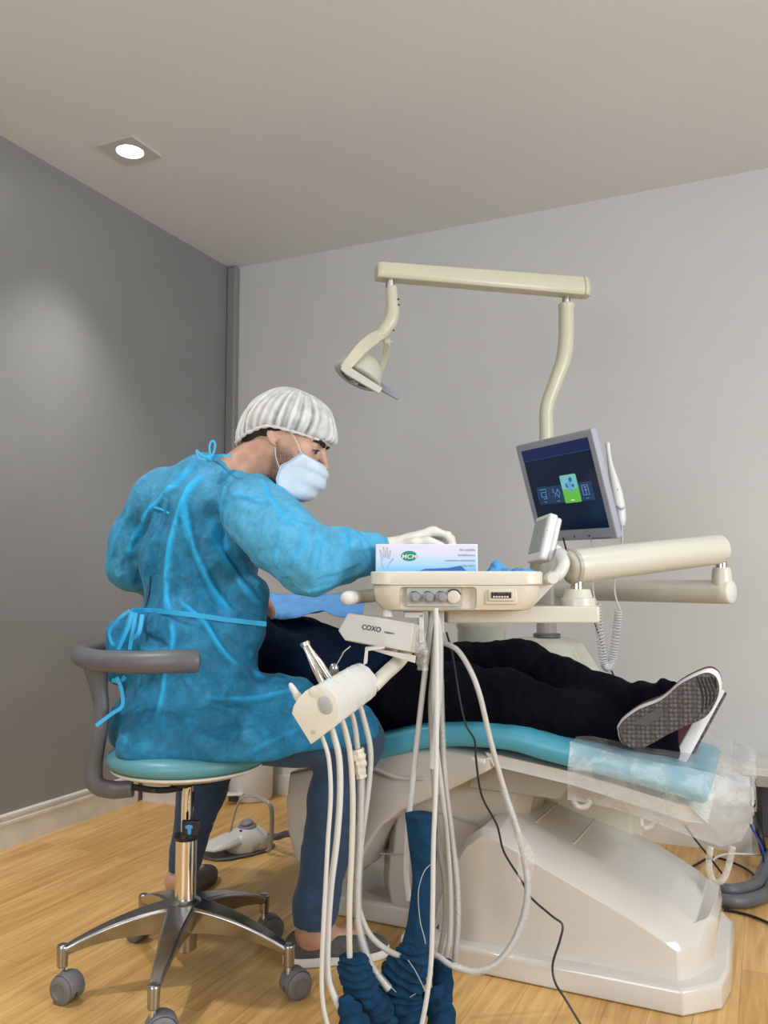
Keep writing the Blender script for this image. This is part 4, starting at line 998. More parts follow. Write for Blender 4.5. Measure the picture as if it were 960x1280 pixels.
# the other shoe, seen along its side
ax0, ax1 = PY(857, 950, 2.235), PY(893, 884, 2.36)
f2 = nrm(ax1 - ax0); nX = V(1, .34, -.10); nX = nrm(nX - f2 * nX.dot(f2)); s2 = np.cross(f2, nX); L2 = .265; R2 = np.array([f2, s2, nX]).T; c2 = ax0 + f2 * (L2 / 2 - .03)
def sr2(k, h): return [c2 + R2 @ V(math.cos(2 * math.pi * j / 36) * L2 / 2 * k, math.copysign(abs(math.sin(2 * math.pi * j / 36)) ** .8, math.sin(2 * math.pi * j / 36)) * .046 * k, h) for j in range(36)]
sh2 = MB().loft([sr2(.98, .0), sr2(.98, -.022), sr2(.88, -.05), sr2(.62, -.075)]).build('shoe', M['maroon'], pt, angle=60)
MB().loft([sr2(1.0, .006), sr2(1.03, .0), sr2(1.02, -.024), sr2(.97, -.028)]).build('midsole', M['sole_white'], sh2, angle=60)
MB().loft([sr2(.98, .011), sr2(1.01, .009), sr2(1.01, .004)]).build('sole', treadm, sh2, angle=60)

# blue paper drape on the chest
dr = []
for i in range(9):
    v = i / 8; row = []
    for j in range(25):
        u = j / 24; px = 336 + 118 * u
        py = 742 + 29 * v + (5 * math.sin(u * 9) if v > .9 else 0) - 4 * u * v; Y = 2.44 - .20 * v
        p = PY(px, py, Y) + Z * (.012 * (abs((u * 2.6 + v * .5) % 1 - .5) - .25) + .006 * (abs((u * 5.3 - v * 1.2) % 1 - .5) - .25)) + V(0, .05 * (abs((u * 2.6 + v * .8) % 1 - .5) - .25), 0); row.append(p)
    dr.append(row)
dra = MB().loft(dr, closed=False, cap=False); 
dro = dra.build('surgical_drape', M['drape'], None, base=V(-1.15, 2.35, .88), solid=.002, angle=12)
tag(dro, 'bright blue paper drape on the chest of the lying patient, below the blue sleeve', 'drape')
# ================================================================== DELIVERY UNIT
RC = np.array([rt, fh, Z]).T
un = thing('dental_unit', 'ivory dental delivery unit: instrument tray on two jointed arms from a post behind the chair', 'dental unit', P(683, 800, 2.66) * V(1, 1, 0))
def local(c, a, b, z): return V(*c) + rt * a + fh * b + Z * z
zt = P(560, 714, 1.85)[2]; tc_ = P(566.5, 714, 1.85 + .135); tc_[2] = 0
def rrect(c, w, d, r, z, n=6):
    o = []
    for qx, qy, a0 in ((1, 1, 0), (-1, 1, 90), (-1, -1, 180), (1, -1, 270)):
        for k in range(n + 1):
            a = math.radians(a0 + 90 * k / n); o.append(local(c, qx * (w / 2 - r) + r * math.cos(a), qy * (d / 2 - r) + r * math.sin(a), z))
    return o
W_, D_ = .390, .27
body = MB().loft([rrect(tc_, W_ - .09, D_ - .06, .05, zt - .090), rrect(tc_, W_ - .05, D_ - .025, .05, zt - .086), rrect(tc_, W_ - .022, D_ - .008, .05, zt - .070), rrect(tc_, W_ - .012, D_ - .002, .05, zt - .045), rrect(tc_, W_ - .012, D_, .05, zt - .032)])
bo = body.build('tray', M['tray'], un, angle=35)
cutter = MB().box(local(tc_, -.045, -D_ / 2 + .004, zt - .060), (.172, .030, .050), RC).build('cut', M['tray'], un, bevel=.008)
md = bo.modifiers.new('b', 'BOOLEAN'); md.object = cutter; md.solver = 'EXACT'; md.operation = 'DIFFERENCE'
dg = bpy.context.evaluated_depsgraph_get(); dg.update()
nm = bpy.data.meshes.new_from_object(bo.evaluated_get(dg)); bo.modifiers.clear(); bo.data = nm; nm.set_sharp_from_angle(angle=math.radians(35)); bpy.data.objects.remove(cutter)
MB().loft([rrect(tc_, W_ - .008, D_, .05, zt - .031), rrect(tc_, W_, D_ + .004, .05, zt - .028), rrect(tc_, W_ + .002, D_ + .004, .05, zt - .003), rrect(tc_, W_ - .004, D_ - .002, .05, zt), rrect(tc_, W_ - .016, D_ - .014, .044, zt), rrect(tc_, W_ - .018, D_ - .016, .044, zt - .008)]).build('tray_rim', M['rim'], bo, angle=35)
def front(px, py, D=1.85, off=0): return P(px, py, D - off)
MB().box(P(542, 746, 1.862), (.122, .004, .044), RC).build('knob_panel', M['panel'], bo, bevel=.002)
for px in (519, 536, 552):
    c = P(px, 747, 1.858)
    MB().lathe(c, -fh, [(0, .0125), (.004, .0125), (.005, .0085), (.016, .0082), (.018, .006), (.018, .001)], 20).build('knob', M['grey_mid'], bo)
    MB().tube([c + V(0, 0, .013) - fh * .002 + rt * x for x in (-.008, -.003, .003)], .0012, 6, 2).tube([c - fh * .002 + rt * (.012 * math.cos(a)) + Z * (.012 * math.sin(a)) for a in (1.3, .9, .5, .1)], .0013, 6, 2).build('dial_mark', M['print_dark'], bo)
MB().lathe(P(567, 746, 1.858), -fh, [(0, .0145), (.004, .0145), (.005, .013), (.005, .001)], 24).build('blank_cap', M['tray'], bo)
c = P(567, 746, 1.858); MB().tube([c - fh * .002 + rt * (.0165 * math.cos(a)) + Z * (.0165 * math.sin(a)) for a in (2.4, 1.9, 1.3, .8, .3)], .0013, 6, 2).build('dial_mark', M['print_dark'], bo)
MB().box(P(626, 746, 1.856), (.072, .014, .034), RC).build('gauge_plate', M['tray'], bo, bevel=.004, bseg=3)
gz = MB().box(P(626.5, 744, 1.848), (.058, .012, .026), RC).build('gauge_bezel', M['tray'], bo, bevel=.003)
gw = MB().box(P(626.5, 744, 1.8415), (.044, .004, .013), RC).build('gauge_window', M['dark'], gz)
for k in range(6): MB().box(P(617.5 + 3.4 * k, 746, 1.839), (.0042, .001, .0035), RC).build('gauge_mark', M['white'], gz, smooth=False)
MB().box(P(627, 742, 1.839), (.018, .001, .0015), RC).box(P(617, 741.5, 1.839), (.003, .001, .003), RC).box(P(636, 741.5, 1.839), (.003, .001, .003), RC).build('gauge_needle', mat('red brown print', (.25, .05, .03)), gz, smooth=False)
# left handle, small knob under the tray
MB().tube([P(470, 744, 1.98), P(450, 746, 1.95), P(438, 747, 1.90)], .0155, 18, 4).build('handle', M['tray'], bo)
MB().lathe(P(440, 747, 1.90), nrm(P(430, 748, 1.86) - P(440, 747, 1.90)), [(0, .016), (.020, .0165), (.034, .014), (.040, .008), (.041, .001)], 20).build('handle_knob', M['white'], bo)
MB().lathe(P(485, 770, 1.90), Z, [(-.004, .002), (-.002, .011), (.006, .012), (.018, .009)], 18).build('under_knob', M['white'], bo)
# hanging bracket pieces under the tray
MB().box(P(517, 768, 1.93), (.045, .05, .014), RC).box(P(526, 785, 1.93), (.012, .05, .065), RC).build('hanger', M['white'], un, bevel=.002)
MB().box(P(551, 776, 1.95), (.012, .05, .055), RC).build('hanger', M['white'], un, bevel=.002)
# bracket plate and the jointed arms
pc = P(649, 767, 2.04)
MB().loft([[pc + rt * (x * .186) + fh * y + Z * z for x, y in ((-1, -.045), (-.97, -.062), (.97, -.062), (1, -.045), (1, .045), (.97, .062), (-.97, .062), (-1, .045))] for z in (-.020, .020)]).build('bracket_plate', M['cream'], un, bevel=.005, bseg=3)
j0 = P(722, 742, 2.04)
MB().lathe(V(j0[0], j0[1], P(722, 757, 2.04)[2]), Z, [(0, .044), (.018, .042), (.020, .036), (.040, .030), (.041, .010)], 32).build('pivot_cap', M['cream'], un)
MB().lathe(V(j0[0], j0[1], P(722, 738, 2.04)[2]), Z, [(0, .016), (.035, .016)], 20).build('pivot', M['chrome'], un)
A0, A1 = P(708, 709, 2.03), P(904, 686, 2.235)
def capfn(u, a, r):
    e = .045; k = min(1, u / e) if u < .5 else min(1, (1 - u) / (e * .7)); k = max(k, 0); return r * (math.sqrt(max(0, 1 - (1 - k) ** 2)) * .55 + .45 if u < .5 else math.sqrt(max(0, 1 - (1 - k) ** 2)) * .98 + .02)
n_ = 40
ua = MB().tube([A0 * (1 - k / n_) + A1 * (k / n_) for k in range(n_ + 1)] , [.043 - .003 * k / n_ for k in range(n_ + 1)], 36, 0, rfn=capfn).build('upper_arm', M['cream'], un, angle=60)
ad = nrm(A1 - A0)
MB().lathe(A0 + ad * .012, ad, [(0, .0425), (.001, .0436), (.010, .0437), (.011, .0425)], 36).build('end_ring', M['putty'], ua)
def screw(px, py, D0, nrm_=-fh):
    MB().lathe(P(px, py, D0), nrm_, [(0, .0042), (.0025, .0042), (.003, .002), (.003, .0005)], 12).build('screw', M['chrome'], ua)
screw(731, 716, 2.01); screw(905, 691, 2.196); screw(911, 690.5, 2.201)
jr = P(902, 716, 2.235)
MB().lathe(V(jr[0], jr[1], P(902, 712, 2.235)[2]), Z, [(0, .016), (.035, .016)], 20).build('pivot', M['chrome'], un)
MB().lathe(V(jr[0], jr[1], P(902, 745, 2.235)[2]), Z, [(0, .029), (.050, .026), (.070, .0235), (.076, .022), (.077, .01)], 28).build('elbow_socket', M['cream'], un)
L0, L1 = P(915, 740, 2.215), P(689, 737, 2.66)
ld = nrm(L1 - L0)
la = MB().lathe(L0, ld, [(0, .001), (0, .029), (.003, .032), (.03, .032), (np.linalg.norm(L1 - L0), .032)], 36).build('lower_arm', M['cream'], un, angle=50)
MB().lathe(L0 - ld * .0015, ld, [(0, .001), (0, .026), (.002, .0285)], 36).build('end_cap', M['white'], la)
# post and floor housing behind the chair
pp = P(683, 760, 2.66)
def pz(py): return P(683, py, 2.66)[2]
MB().lathe(V(pp[0], pp[1], 0), Z, [(pz(800), .032), (pz(757), .032), (pz(756), .050), (pz(694), .050), (pz(690), .035), (pz(689), .01)], 32).build('post', M['putty'], un)
MB().lathe(V(pp[0], pp[1], 0), Z, [(pz(797), .036), (pz(796), .043), (pz(792), .043), (pz(791), .034)], 32).build('post_ring', M['grey'], un)
hz = []
for py, x0, x1, d in ((797, 655, 712, .06), (802, 648, 722, .10), (840, 600, 742, .15), (880, 590, 765, .18), (1000, 585, 780, .19)):
    z = pz(py); a = (x0 - 683) * 2.66 / F; b_ = (x1 - 683) * 2.66 / F; q = min(.05, d * .4)
    hz.append([local(V(pp[0], pp[1], 0), *t, z) for t in ((a, -d + q), (a + q, -d), (b_ - q, -d), (b_, -d + q), (b_, d), (a, d))])
hz.append([p * V(1, 1, 0) + Z * .001 for p in hz[-1]])
MB().loft(hz).build('post_housing', M['pale_green'], un, bevel=.008, bseg=3, angle=30)
sp = P(602, 790, 2.72)
MB().lathe(V(sp[0], sp[1], 0), Z, [(.02, .085), (P(602, 786, 2.72)[2], .078), (P(602, 784, 2.72)[2], .082), (P(602, 777, 2.72)[2], .082), (P(602, 775, 2.72)[2], .07)], 36).build('water_tank', M['pale_green'], un)
# small control display on a curved neck
SC = 1.0
Rd = np.array([[.634, .754, .17], [-.768, .589, .252], [.091, -.29, .953]]); Td = V(-.535, 2.098, 1.107) * V(1, 1, 1)
Td = EYE + (Td - EYE) * .97
def dloc(x, y, z): return Td + Rd @ (V(x, y, z) * .97)
dp = MB().box(dloc(0, .014, 0), (.084, .024, .121), Rd).build('display', M['white'], un, bevel=.006, bseg=3)
MB().box(dloc(.002, .032, 0), (.074, .016, .112), Rd).build('display_back', M['white'], dp, bevel=.006, bseg=3)
MB().box(dloc(-.002, .0012, .004), (.066, .003, .088), Rd).build('display_window', M['grey_screen'], dp, bevel=.001)
for a in (-.008, .002, .010): MB().box(dloc(.0425, .012 + a * .4, .022 + a), (.001, .010, .0014), Rd).build('display_mark', mat('faded brown print', (.30, .25, .12)), dp, smooth=False)
MB().tube([dloc(.02, .045, -.015), dloc(.028, .070, -.030), P(701, 692, 2.02), P(705, 704, 1.975), P(700, 716, 1.965), P(692, 722, 1.965)], [.010, .012, .0135, .0140, .0140, .013], 18, 6).build('neck', M['white'], un)
MB().lathe(P(691, 723, 1.945), fh, [(0, .001), (0, .0125), (.003, .0145), (.04, .0145), (.04, .001)], 24).build('neck_joint', M['white'], un)
MB().prism([P(690, 712, 1.98), P(699, 724, 1.98), P(670, 755, 1.98), P(656, 757, 1.98), P(662, 742, 1.98)], -fh * -.02).build('side_bracket', M['white'], un, bevel=.004, bseg=3)

# instrument holder hanging in front
hf_px = [(391.6, 928), (380, 909), (368, 890), (370, 881), (376, 871), (385, 862), (397, 857), (409, 863), (418, 874), (420.5, 888), (419.5, 907)]
hb_px = [(450, 884), (440, 868), (430, 852), (431, 845), (434, 838), (441, 831), (451, 827.5), (462, 834), (471, 845), (473.5, 856), (471, 868)]
hA = [P(a, b_, 1.70) for a, b_ in hf_px]; hB = [P(a, b_, 1.84) for a, b_ in hb_px]
def hr(t, k=1.0):
    r = [a * (1 - t) + b_ * t for a, b_ in zip(hA, hB)]; c = sum(r) / len(r); return [c + (p - c) * k for p in r]
ho = MB().loft([hr(.02, 1), hr(1, 1)]).build('instrument_holder', M['white'], un, bevel=.004, bseg=2, angle=50)
MB().loft([hr(-.05, .93), hr(-.045, 1.0), hr(.02, 1.02), hr(.022, .98)]).build('holder_end', M['tray'], ho, angle=35)
for t in (.26, .46, .66, .85): MB().loft([hr(t, 1.0), hr(t + .003, 1.018), hr(t + .020, 1.018), hr(t + .023, 1.0)]).build('holder_ring', M['cream'], ho, angle=35)
hax = nrm(P(398, 880, 1.70) - P(440, 852, 1.84)); hA_c = sum(hA) / len(hA)
def onend(px, py, off=.0): # point on the end face plane
    d = ray(px, py); q = hr(-.05)[0]; n = nrm(np.cross(hA[2] - hA[0], hA[8] - hA[0])); return EYE + d * ((q - EYE) @ n / (d @ n)), n
for px, py, r, m in ((394, 864.5, .0115, 'tray'), (392, 915, .0042, 'putty')):
    c, n = onend(px, py); n = -n if n @ fh > 0 else n
    MB().lathe(c, n, [(0, r), (.0018, r), (.0025, r * .85), (.0025, .0005)], 22).build('holder_cap', M[m], ho)
c, n = onend(407, 881); n = -n if n @ fh > 0 else n
c2_, _ = onend(404.5, 875); c3_, _ = onend(409.5, 887.5)
u_ = nrm(c3_ - c2_); w_ = nrm(np.cross(u_, n)); rb = []
for h_, k in ((0, 1), (.003, 1), (.004, .85)):
    rb.append([c2_ + (c3_ - c2_) * (.5 + .5 * math.copysign(min(1, abs(math.cos(2 * math.pi * j / 24)) * 1.0) * 1, math.cos(2 * math.pi * j / 24))) + u_ * math.cos(2 * math.pi * j / 24) * .008 * k + w_ * math.sin(2 * math.pi * j / 24) * .0125 * k + n * h_ for j in range(24)])
MB().loft(rb).build('holder_button', mat('pale grey button', (.36, .36, .37), .45), ho)
MB().tube([P(466, 858, 1.845), P(482, 842, 1.87), P(500, 825, 1.90), P(512, 806, 1.92)], .016, 18, 4).build('holder_arm', M['cream'], un)
MB().prism([P(454, 832, 1.80), P(456.5, 811, 1.80), P(460, 810.5, 1.80), P(459, 829, 1.80)], fh * .05).prism([P(456, 811, 1.80), P(480, 808, 1.80), P(481, 811, 1.80), P(458, 814, 1.80)], fh * .05).prism([P(463, 810, 1.85), P(520, 820, 1.85), P(519, 829, 1.85), P(462, 812, 1.85)], fh * .012).build('box_cradle', M['foil'], un, bevel=.001)

# control box in the cradle
Rk = np.array([[.981, -.132, .139], [.109, .981, .163], [-.158, -.144, .977]]); Tk = EYE + (V(-.951, 2.023, .862) - EYE) * .842
def kuv(px, py): d = ray(px, py); n = Rk[:, 1]; return EYE + d * ((Tk - EYE) @ n / (d @ n))
cb = thing('control_box', 'pale grey instrument control box with black lettering, hung at a slant under the tray', 'control box', P(475, 815, 1.93))
kp = [kuv(*p) for p in ((435, 766), (422.5, 788), (431, 800.5), (513, 815), (517.5, 779))]
MB().loft([kp, [p + Rk[:, 1] * .075 for p in kp]]).build('housing', M['foil'], cb, bevel=.002, angle=25)
kx = nrm(kuv(500, 788.5) - kuv(455, 781)); ky = nrm(np.cross(Rk[:, 1], kx)); ky = ky if ky[2] > 0 else -ky
text('lettering', 'COXO', .0155, kuv(452, 786.2) - Rk[:, 1] * .0006, kx, ky, M['print_dark'], cb, bold=.0003, sx=.98)
MB().box(kuv(475, 784.5) - Rk[:, 1] * .0006, (.0018, .0006, .0008), Rk).build('trademark', M['print_dark'], cb, smooth=False)
text('lettering', 'C-SMART I', .0052, kuv(480, 791.0) - Rk[:, 1] * .0006, kx, ky, M['print_dark'], cb, bold=.0001)

# instruments in the holder
def instrument(a, b_, label, prof, m='chrome', name='dental_handpiece', cat='dental handpiece', head=None, group=None):
    t = thing(name, label, cat, a)
    d = nrm(b_ - a); L = np.linalg.norm(b_ - a)
    MB().lathe(a, d, [(h * L, r) for h, r in prof], 18).build('body', M[m], t)
    if head is not None: MB().lathe(b_ - head * .006, head, [(0, .003), (.001, .0055), (.012, .0055), (.013, .003)], 14).build('head', M[m], t)
    return t
instrument(P(405, 858, 1.77), P(379.5, 806, 1.775), 'slim chrome handpiece in the holder, left of the two side by side', [(0, .007), (.45, .0078), (.6, .0065), (.8, .0045), (1, .0042)], head=nrm(rt * .5 - fh * .8 + Z * .2))
instrument(P(416, 854, 1.79), P(383, 804.5, 1.80), 'slim chrome handpiece in the holder, right of the two side by side', [(0, .0075), (.5, .0085), (.7, .006), (.9, .0045), (1, .0042)], head=nrm(rt * .6 - fh * .7 + Z * .3))
t = instrument(P(378, 880, 1.72), P(362, 854, 1.71), 'white nozzle standing at the left end of the instrument holder', [(0, .0085), (.45, .0085), (.5, .0075), (.8, .0062), (.95, .0045), (1, .002)], m='white', name='air_nozzle', cat='nozzle')
t = thing('water_syringe', 'chrome three-way syringe with a thin bent tip in the instrument holder', 'syringe', P(422, 845, 1.83))
MB().ball(P(417.5, 836, 1.83), (.011, .009, .0125), RC, 18, 12).lathe(P(424, 850, 1.84), nrm(P(417, 836, 1.83) - P(424, 850, 1.84)), [(0, .008), (.02, .009), (.03, .006)], 16).build('body', M['alu'], t)
MB().tube([P(420, 832, 1.83), P(427, 820, 1.825), P(430, 814.5, 1.825), P(438, 808, 1.82)], .0014, 8, 4).build('tip', M['chrome'], t)

# hoses
def hose(px, r, m='hose', D=None, name='hose', seg=12):
    pts = [P(*p) if len(p) == 3 else P(p[0], p[1], D) for p in px]
    return MB().tube(pts, r, seg, 8).build(name, M[m], un)
hose([(389, 905), (398, 912), (404, 925), (411, 949), (413.5, 994), (410, 1050), (407, 1106), (404, 1162), (402, 1219), (404, 1256), (412, 1292)], .0046, 'hose_white', 1.74)
hose([(400, 893), (411, 903), (418, 922), (424, 949), (425, 994), (421, 1050), (414, 1106), (410, 1162), (410, 1219), (419, 1248), (432, 1272), (450, 1290)], .0068, 'hose_white', 1.765)
hose([(416, 885), (425, 895), (432, 915), (438, 945), (441, 994), (440, 1057), (437, 1125), (437, 1192), (440, 1225)], .0062, 'cream', 1.79)
hose([(425, 880), (436, 885), (443, 905), (447, 934), (450, 965)], .0058, 'hose', 1.81)
hose([(450, 955), (452, 985), (450, 1050), (447, 1125), (450, 1165), (464, 1207), (486, 1236)], .0092, 'cling', 1.81, 'wrapped_hose')
hose([(450, 955), (452, 985), (450, 1050), (447, 1125), (450, 1165), (464, 1207), (486, 1236)], .0060, 'hose', 1.81)
hose([(434, 875, 1.82), (447, 878, 1.82), (455, 900, 1.82), (463, 937, 1.82), (461, 982, 1.82), (452, 1050, 1.82), (446, 1110, 1.82), (451, 1144, 1.82), (467, 1174, 1.83), (497, 1194, 1.86), (525, 1196, 1.90), (545, 1194, 1.88), (565, 1207, 1.86), (595, 1214, 1.85), (625, 1200, 1.85), (649, 1162, 1.86), (659, 1110, 1.87), (650, 1050, 1.88), (630, 986, 1.89), (613, 925, 1.89), (600, 870, 1.89), (588, 838, 1.90), (572, 813, 1.92), (555, 804, 1.94), (540, 802, 1.95)], .0062, 'hose')
hose([(629, 986, 1.888), (650, 1050, 1.878), (660, 1110, 1.868), (650, 1160, 1.858), (626, 1200, 1.848), (596, 1214.5, 1.848), (566, 1207, 1.858)], .0084, 'cling', name='wrapped_hose')
# bundle coming down from the tray
hose([(541, 760), (536, 800), (530, 850), (522, 920), (516, 975), (511, 1024), (508, 1087), (511, 1125)], .0066, 'hose', 1.93)
hose([(545, 760), (546, 810), (546, 880), (545, 975), (542, 1050), (541, 1125), (539, 1200), (533, 1250), (525, 1292)], .0052, 'hose_white', 1.79)
hose([(547, 760), (543, 820), (542, 880), (545, 930), (552, 985), (558, 1040), (562, 1095), (563, 1150), (560, 1185), (548, 1215), (535, 1225)], .0058, 'hose', 1.93)
hose([(549, 760), (551, 820), (552, 900), (556, 975), (564, 1042), (571, 1106), (572, 1155), (568, 1205)], .0060, 'hose', 1.95)
hose([(551, 850), (552, 900), (556, 975), (564, 1042), (571, 1106), (572, 1155), (568, 1205)], .0084, 'cling', 1.95, 'wrapped_hose')
hose([(538, 762), (541, 830), (538, 880), (541, 960), (549, 1060), (555, 1100), (556, 1150), (548, 1200)], .0056, 'putty', 1.97)
hose([(543, 760), (549, 790), (549, 850), (545, 905), (540, 960)], .0085, 'hose', 1.90)
# crumpled film where the hoses pass the cradle
ff = SDF(P(520, 800, 1.9) - .07, P(520, 800, 1.9) + .07, .003)
ff.chain([(P(522, 795, 1.90), .018), (P(526, 812, 1.90), .015), (P(531, 850, 1.92), .011)], .01)
v_, f_ = ff.mesh(1); f_ = orient(v_, f_); v_ = v_ + normals(v_, f_) * (wobble(v_, 60, 2) * .008)[:, None]
mesh_obj('film_wrap', v_, f_, M['cling'], un, angle=60)
# torn tail of film on the looping hose, and gathered cloth collar on the thick one
tl = []
for i in range(8):
    q = i / 7; p = P(647 + 3 * q + 6 * math.sin(q * 3), 1040 + 62 * q, 1.87); tl.append([p + rt * (.004 + .008 * math.sin(q * 2.6)) * k + fh * .003 * math.sin(i * 2 + k * 2) for k in (-1, 0, 1, 2)])
MB().loft(tl, closed=False, cap=False).build('film_tail', M['cling'], un)
MB().tube([P(446, 936, 1.805), P(448, 945, 1.805), P(450, 953, 1.805), P(450, 962, 1.805), P(452, 972, 1.805)], [.013, .015, .0135, .0115, .011], 30, 8, rfn=lambda u, a, r: r * (1 + .08 * math.sin(a * 7 + u * 5) + .08 * math.sin(u * 26)), cap=False).build('cloth_collar', M['tray'], un)
# black cable hanging from the unit to the floor
bc = MB().tube([P(558, 790, 1.98), P(566, 820, 1.98), P(574, 870, 1.96), P(582, 905, 1.95), P(593, 925, 1.94), P(595, 949, 1.94), P(602, 994, 1.94), P(621, 1031, 1.94), P(630, 1065, 1.94), P(651, 1099, 1.93), P(664, 1122, 1.93), P(690, 1145, 1.92), P(703, 1156, 1.91), P(700, 1175, 1.90), P(691, 1205, 1.89), P(694, 1228, 1.88), P(708, 1251, 1.875), P(728, 1284, 1.86)], .0026, 8, 8).build('cable', M['dark'], None, base=P(728, 1284, 1.86))
tag(bc, 'thin black cable hanging from under the tray across the ivory base cover', 'cable')

# blue cloth sleeve bunched over hoses
hs = thing('hose_sleeve', 'bunched petrol blue cloth sleeve slipped over the hoses, trailing on the floor', 'cloth sleeve', PZ(480, 1290))
def cloth(px, r, D, name='cloth', amp=.10, fr=60, flat=.8, sd=0):
    pts = [P(*p) if len(p) == 3 else P(p[0], p[1], D) for p in px]
    def fn(u, a, r_): 
        w = noise.noise(Vector((math.cos(a) * 1.4 + sd, math.sin(a) * 1.4, u * fr / 6)))
        return r_ * (1 + amp * math.sin(u * fr + 1.6 * math.sin(a + sd) + 3 * w) + .16 * w)
    return MB().tube(pts, r, 44, 14, rfn=fn, flat=flat).build(name, M['blue_cloth'], hs, angle=180)
cloth([(528, 1018), (528, 1040), (529, 1080), (528, 1120), (523, 1162), (520, 1185)], [.036, .036, .028, .024, .028, .032], 1.87, amp=.03, fr=22)
cloth([(521, 1170), (518, 1195), (508, 1215), (498, 1235), (496, 1262), (498, 1300)], [.026, .038, .046, .054, .054, .052], 1.87, amp=.11, fr=70, sd=2)
cloth([(442, 1196, 1.79), (444, 1215, 1.79), (453, 1240, 1.80), (468, 1262, 1.82), (478, 1290, 1.83)], [.030, .035, .036, .040, .040], 1.8, amp=.10, fr=60, sd=5)
cloth([(553, 1200, 1.90), (554, 1225, 1.90), (553, 1249, 1.90)], [.020, .023, .022], 1.9, amp=.03, fr=12, sd=7)
cloth([(540, 1235, 1.89), (550, 1262, 1.87), (556, 1300, 1.83)], [.03, .034, .034], 1.89, amp=.07, fr=20, sd=9)
cloth([(430, 1245, 1.76), (436, 1262, 1.755), (446, 1290, 1.75)], [.012, .026, .034], 1.76, amp=.08, fr=18, sd=11)
cloth([(468, 1240, 1.86), (490, 1255, 1.87), (500, 1290, 1.86)], [.03, .04, .045], 1.86, amp=.09, fr=24, sd=12)
for L in ([(541, 1078), (530, 1090), (523, 1115), (525, 1150), (530, 1170), (532, 1180)], [(487, 1232), (505, 1248), (520, 1242)], [(510, 1200), (520, 1215), (532, 1240)]):
    MB().tube([P(a, b_, 1.83) for a, b_ in L], .0009, 6, 5).build('stitching', mat('pale stitching', (.45, .5, .5)), hs)

# ================================================================== GLOVE CARTON on the tray
zc = zt - .008
gb = thing('glove_box', 'white and blue carton of disposable gloves on the instrument tray', 'glove box', P(533, 714, 1.93) * V(1, 1, 0) + Z * zt)
bw = 127.5 * 1.87 / F; cx0 = P(533.5, 700, 1.87); ztop = P(533, 680, 1.87)[2]; bh = ztop - zc
cc_ = local(V(cx0[0], cx0[1], 0), 0, .057, (ztop + zc) / 2)
def gmat():
    m = bpy.data.materials.new('printed carton'); m.use_nodes = True; nt = m.node_tree; q = nt.nodes['Principled BSDF']; q.inputs['Roughness'].default_value = .35
    tc = nt.nodes.new('ShaderNodeTexCoord'); sx = nt.nodes.new('ShaderNodeSeparateXYZ'); nt.links.new(tc.outputs['Object'], sx.inputs[0])
    mr = nt.nodes.new('ShaderNodeMapRange'); mr.inputs[1].default_value = 0; mr.inputs[2].default_value = .066; nt.links.new(sx.outputs[2], mr.inputs[0])
    r = nt.nodes.new('ShaderNodeValToRGB'); nt.links.new(mr.outputs[0], r.inputs[0]); r.color_ramp.elements[0].position = 0; r.color_ramp.elements[0].color = (.20, .50, .78, 1); r.color_ramp.elements[1].position = .65; r.color_ramp.elements[1].color = (.66, .68, .84, 1)
    e = r.color_ramp.elements.new(.33); e.color = (.46, .66, .86, 1)
    nt.links.new(r.outputs[0], q.inputs['Base Color']); return m
MB().box(cc_, (bw, .114, bh), RC).build('carton', M['carton'], gb, bevel=.001)
MB().box(local(V(cx0[0], cx0[1], 0), -.0008, -.0004, (ztop + zc) / 2), (bw - .005, .0008, bh - .003), RC).build('printed_front', gmat(), gb, smooth=False)
MB().box(local(V(cx0[0], cx0[1], 0), bw / 2 + .0002, .058, (ztop + zc) / 2), (.0008, .110, bh - .004), RC).build('dark_end', mat('dark blue print', (.01, .03, .06), .4), gb, smooth=False)
def fp(px, py, o=.0012): return P(px, py, 1.87 - o)
# oval badge
rg = [[fp(511.5, 695, o) + rt * (.0185 * math.cos(a)) + Z * (.0115 * math.sin(a)) for a in np.linspace(0, 2 * math.pi, 40, endpoint=False)] for o in (.0009, .0013)]
MB().loft(rg).build('badge', M['green'], gb, smooth=False)
text('badge_lettering', 'MCM', .0135, fp(511.5, 698.2, .0018), rt, Z, M['sole_white'], gb, 'CENTER', bold=.00025, shear=.12, sx=1.12)
for k, s_ in enumerate(('No estériles', 'Ambidiestros', 'Levemente empolvados', 'Uso único')):
    text('small_print', s_, .0078, fp(594, 688.6 + 6.6 * k, .0012), rt, Z, M['print_grey'], gb, 'RIGHT', sx=.92)
MB().loft([[fp(*p, o) for p in ((524, 713.5), (532, 711), (560, 710), (576, 707), (583, 713.5))] for o in (.0009, .0013)]).build('swoosh', mat('blue print', (.03, .14, .38), .4), gb, smooth=False)
hnd = MB()
for a_, b_, c_, d_ in ((478, 700, 475, 687), (480.5, 697, 479.5, 683.5), (483, 697, 484, 684), (485.5, 699, 488, 688), (486, 705, 492, 698)):
    for s in (-.9, .9): hnd.tube([fp(a_ + s, b_), fp((a_ + c_) / 2 + s * 1.1, (b_ + d_) / 2), fp(c_ + s * .3, d_)], .00045, 5, 3)
hnd.tube([fp(477, 700), fp(477.5, 706), fp(480, 711)], .0005, 5, 3).tube([fp(486.5, 706), fp(484.5, 709), fp(484, 711)], .0005, 5, 3)
hnd.build('hand_drawing', mat('mauve print', (.36, .33, .42), .6), gb)
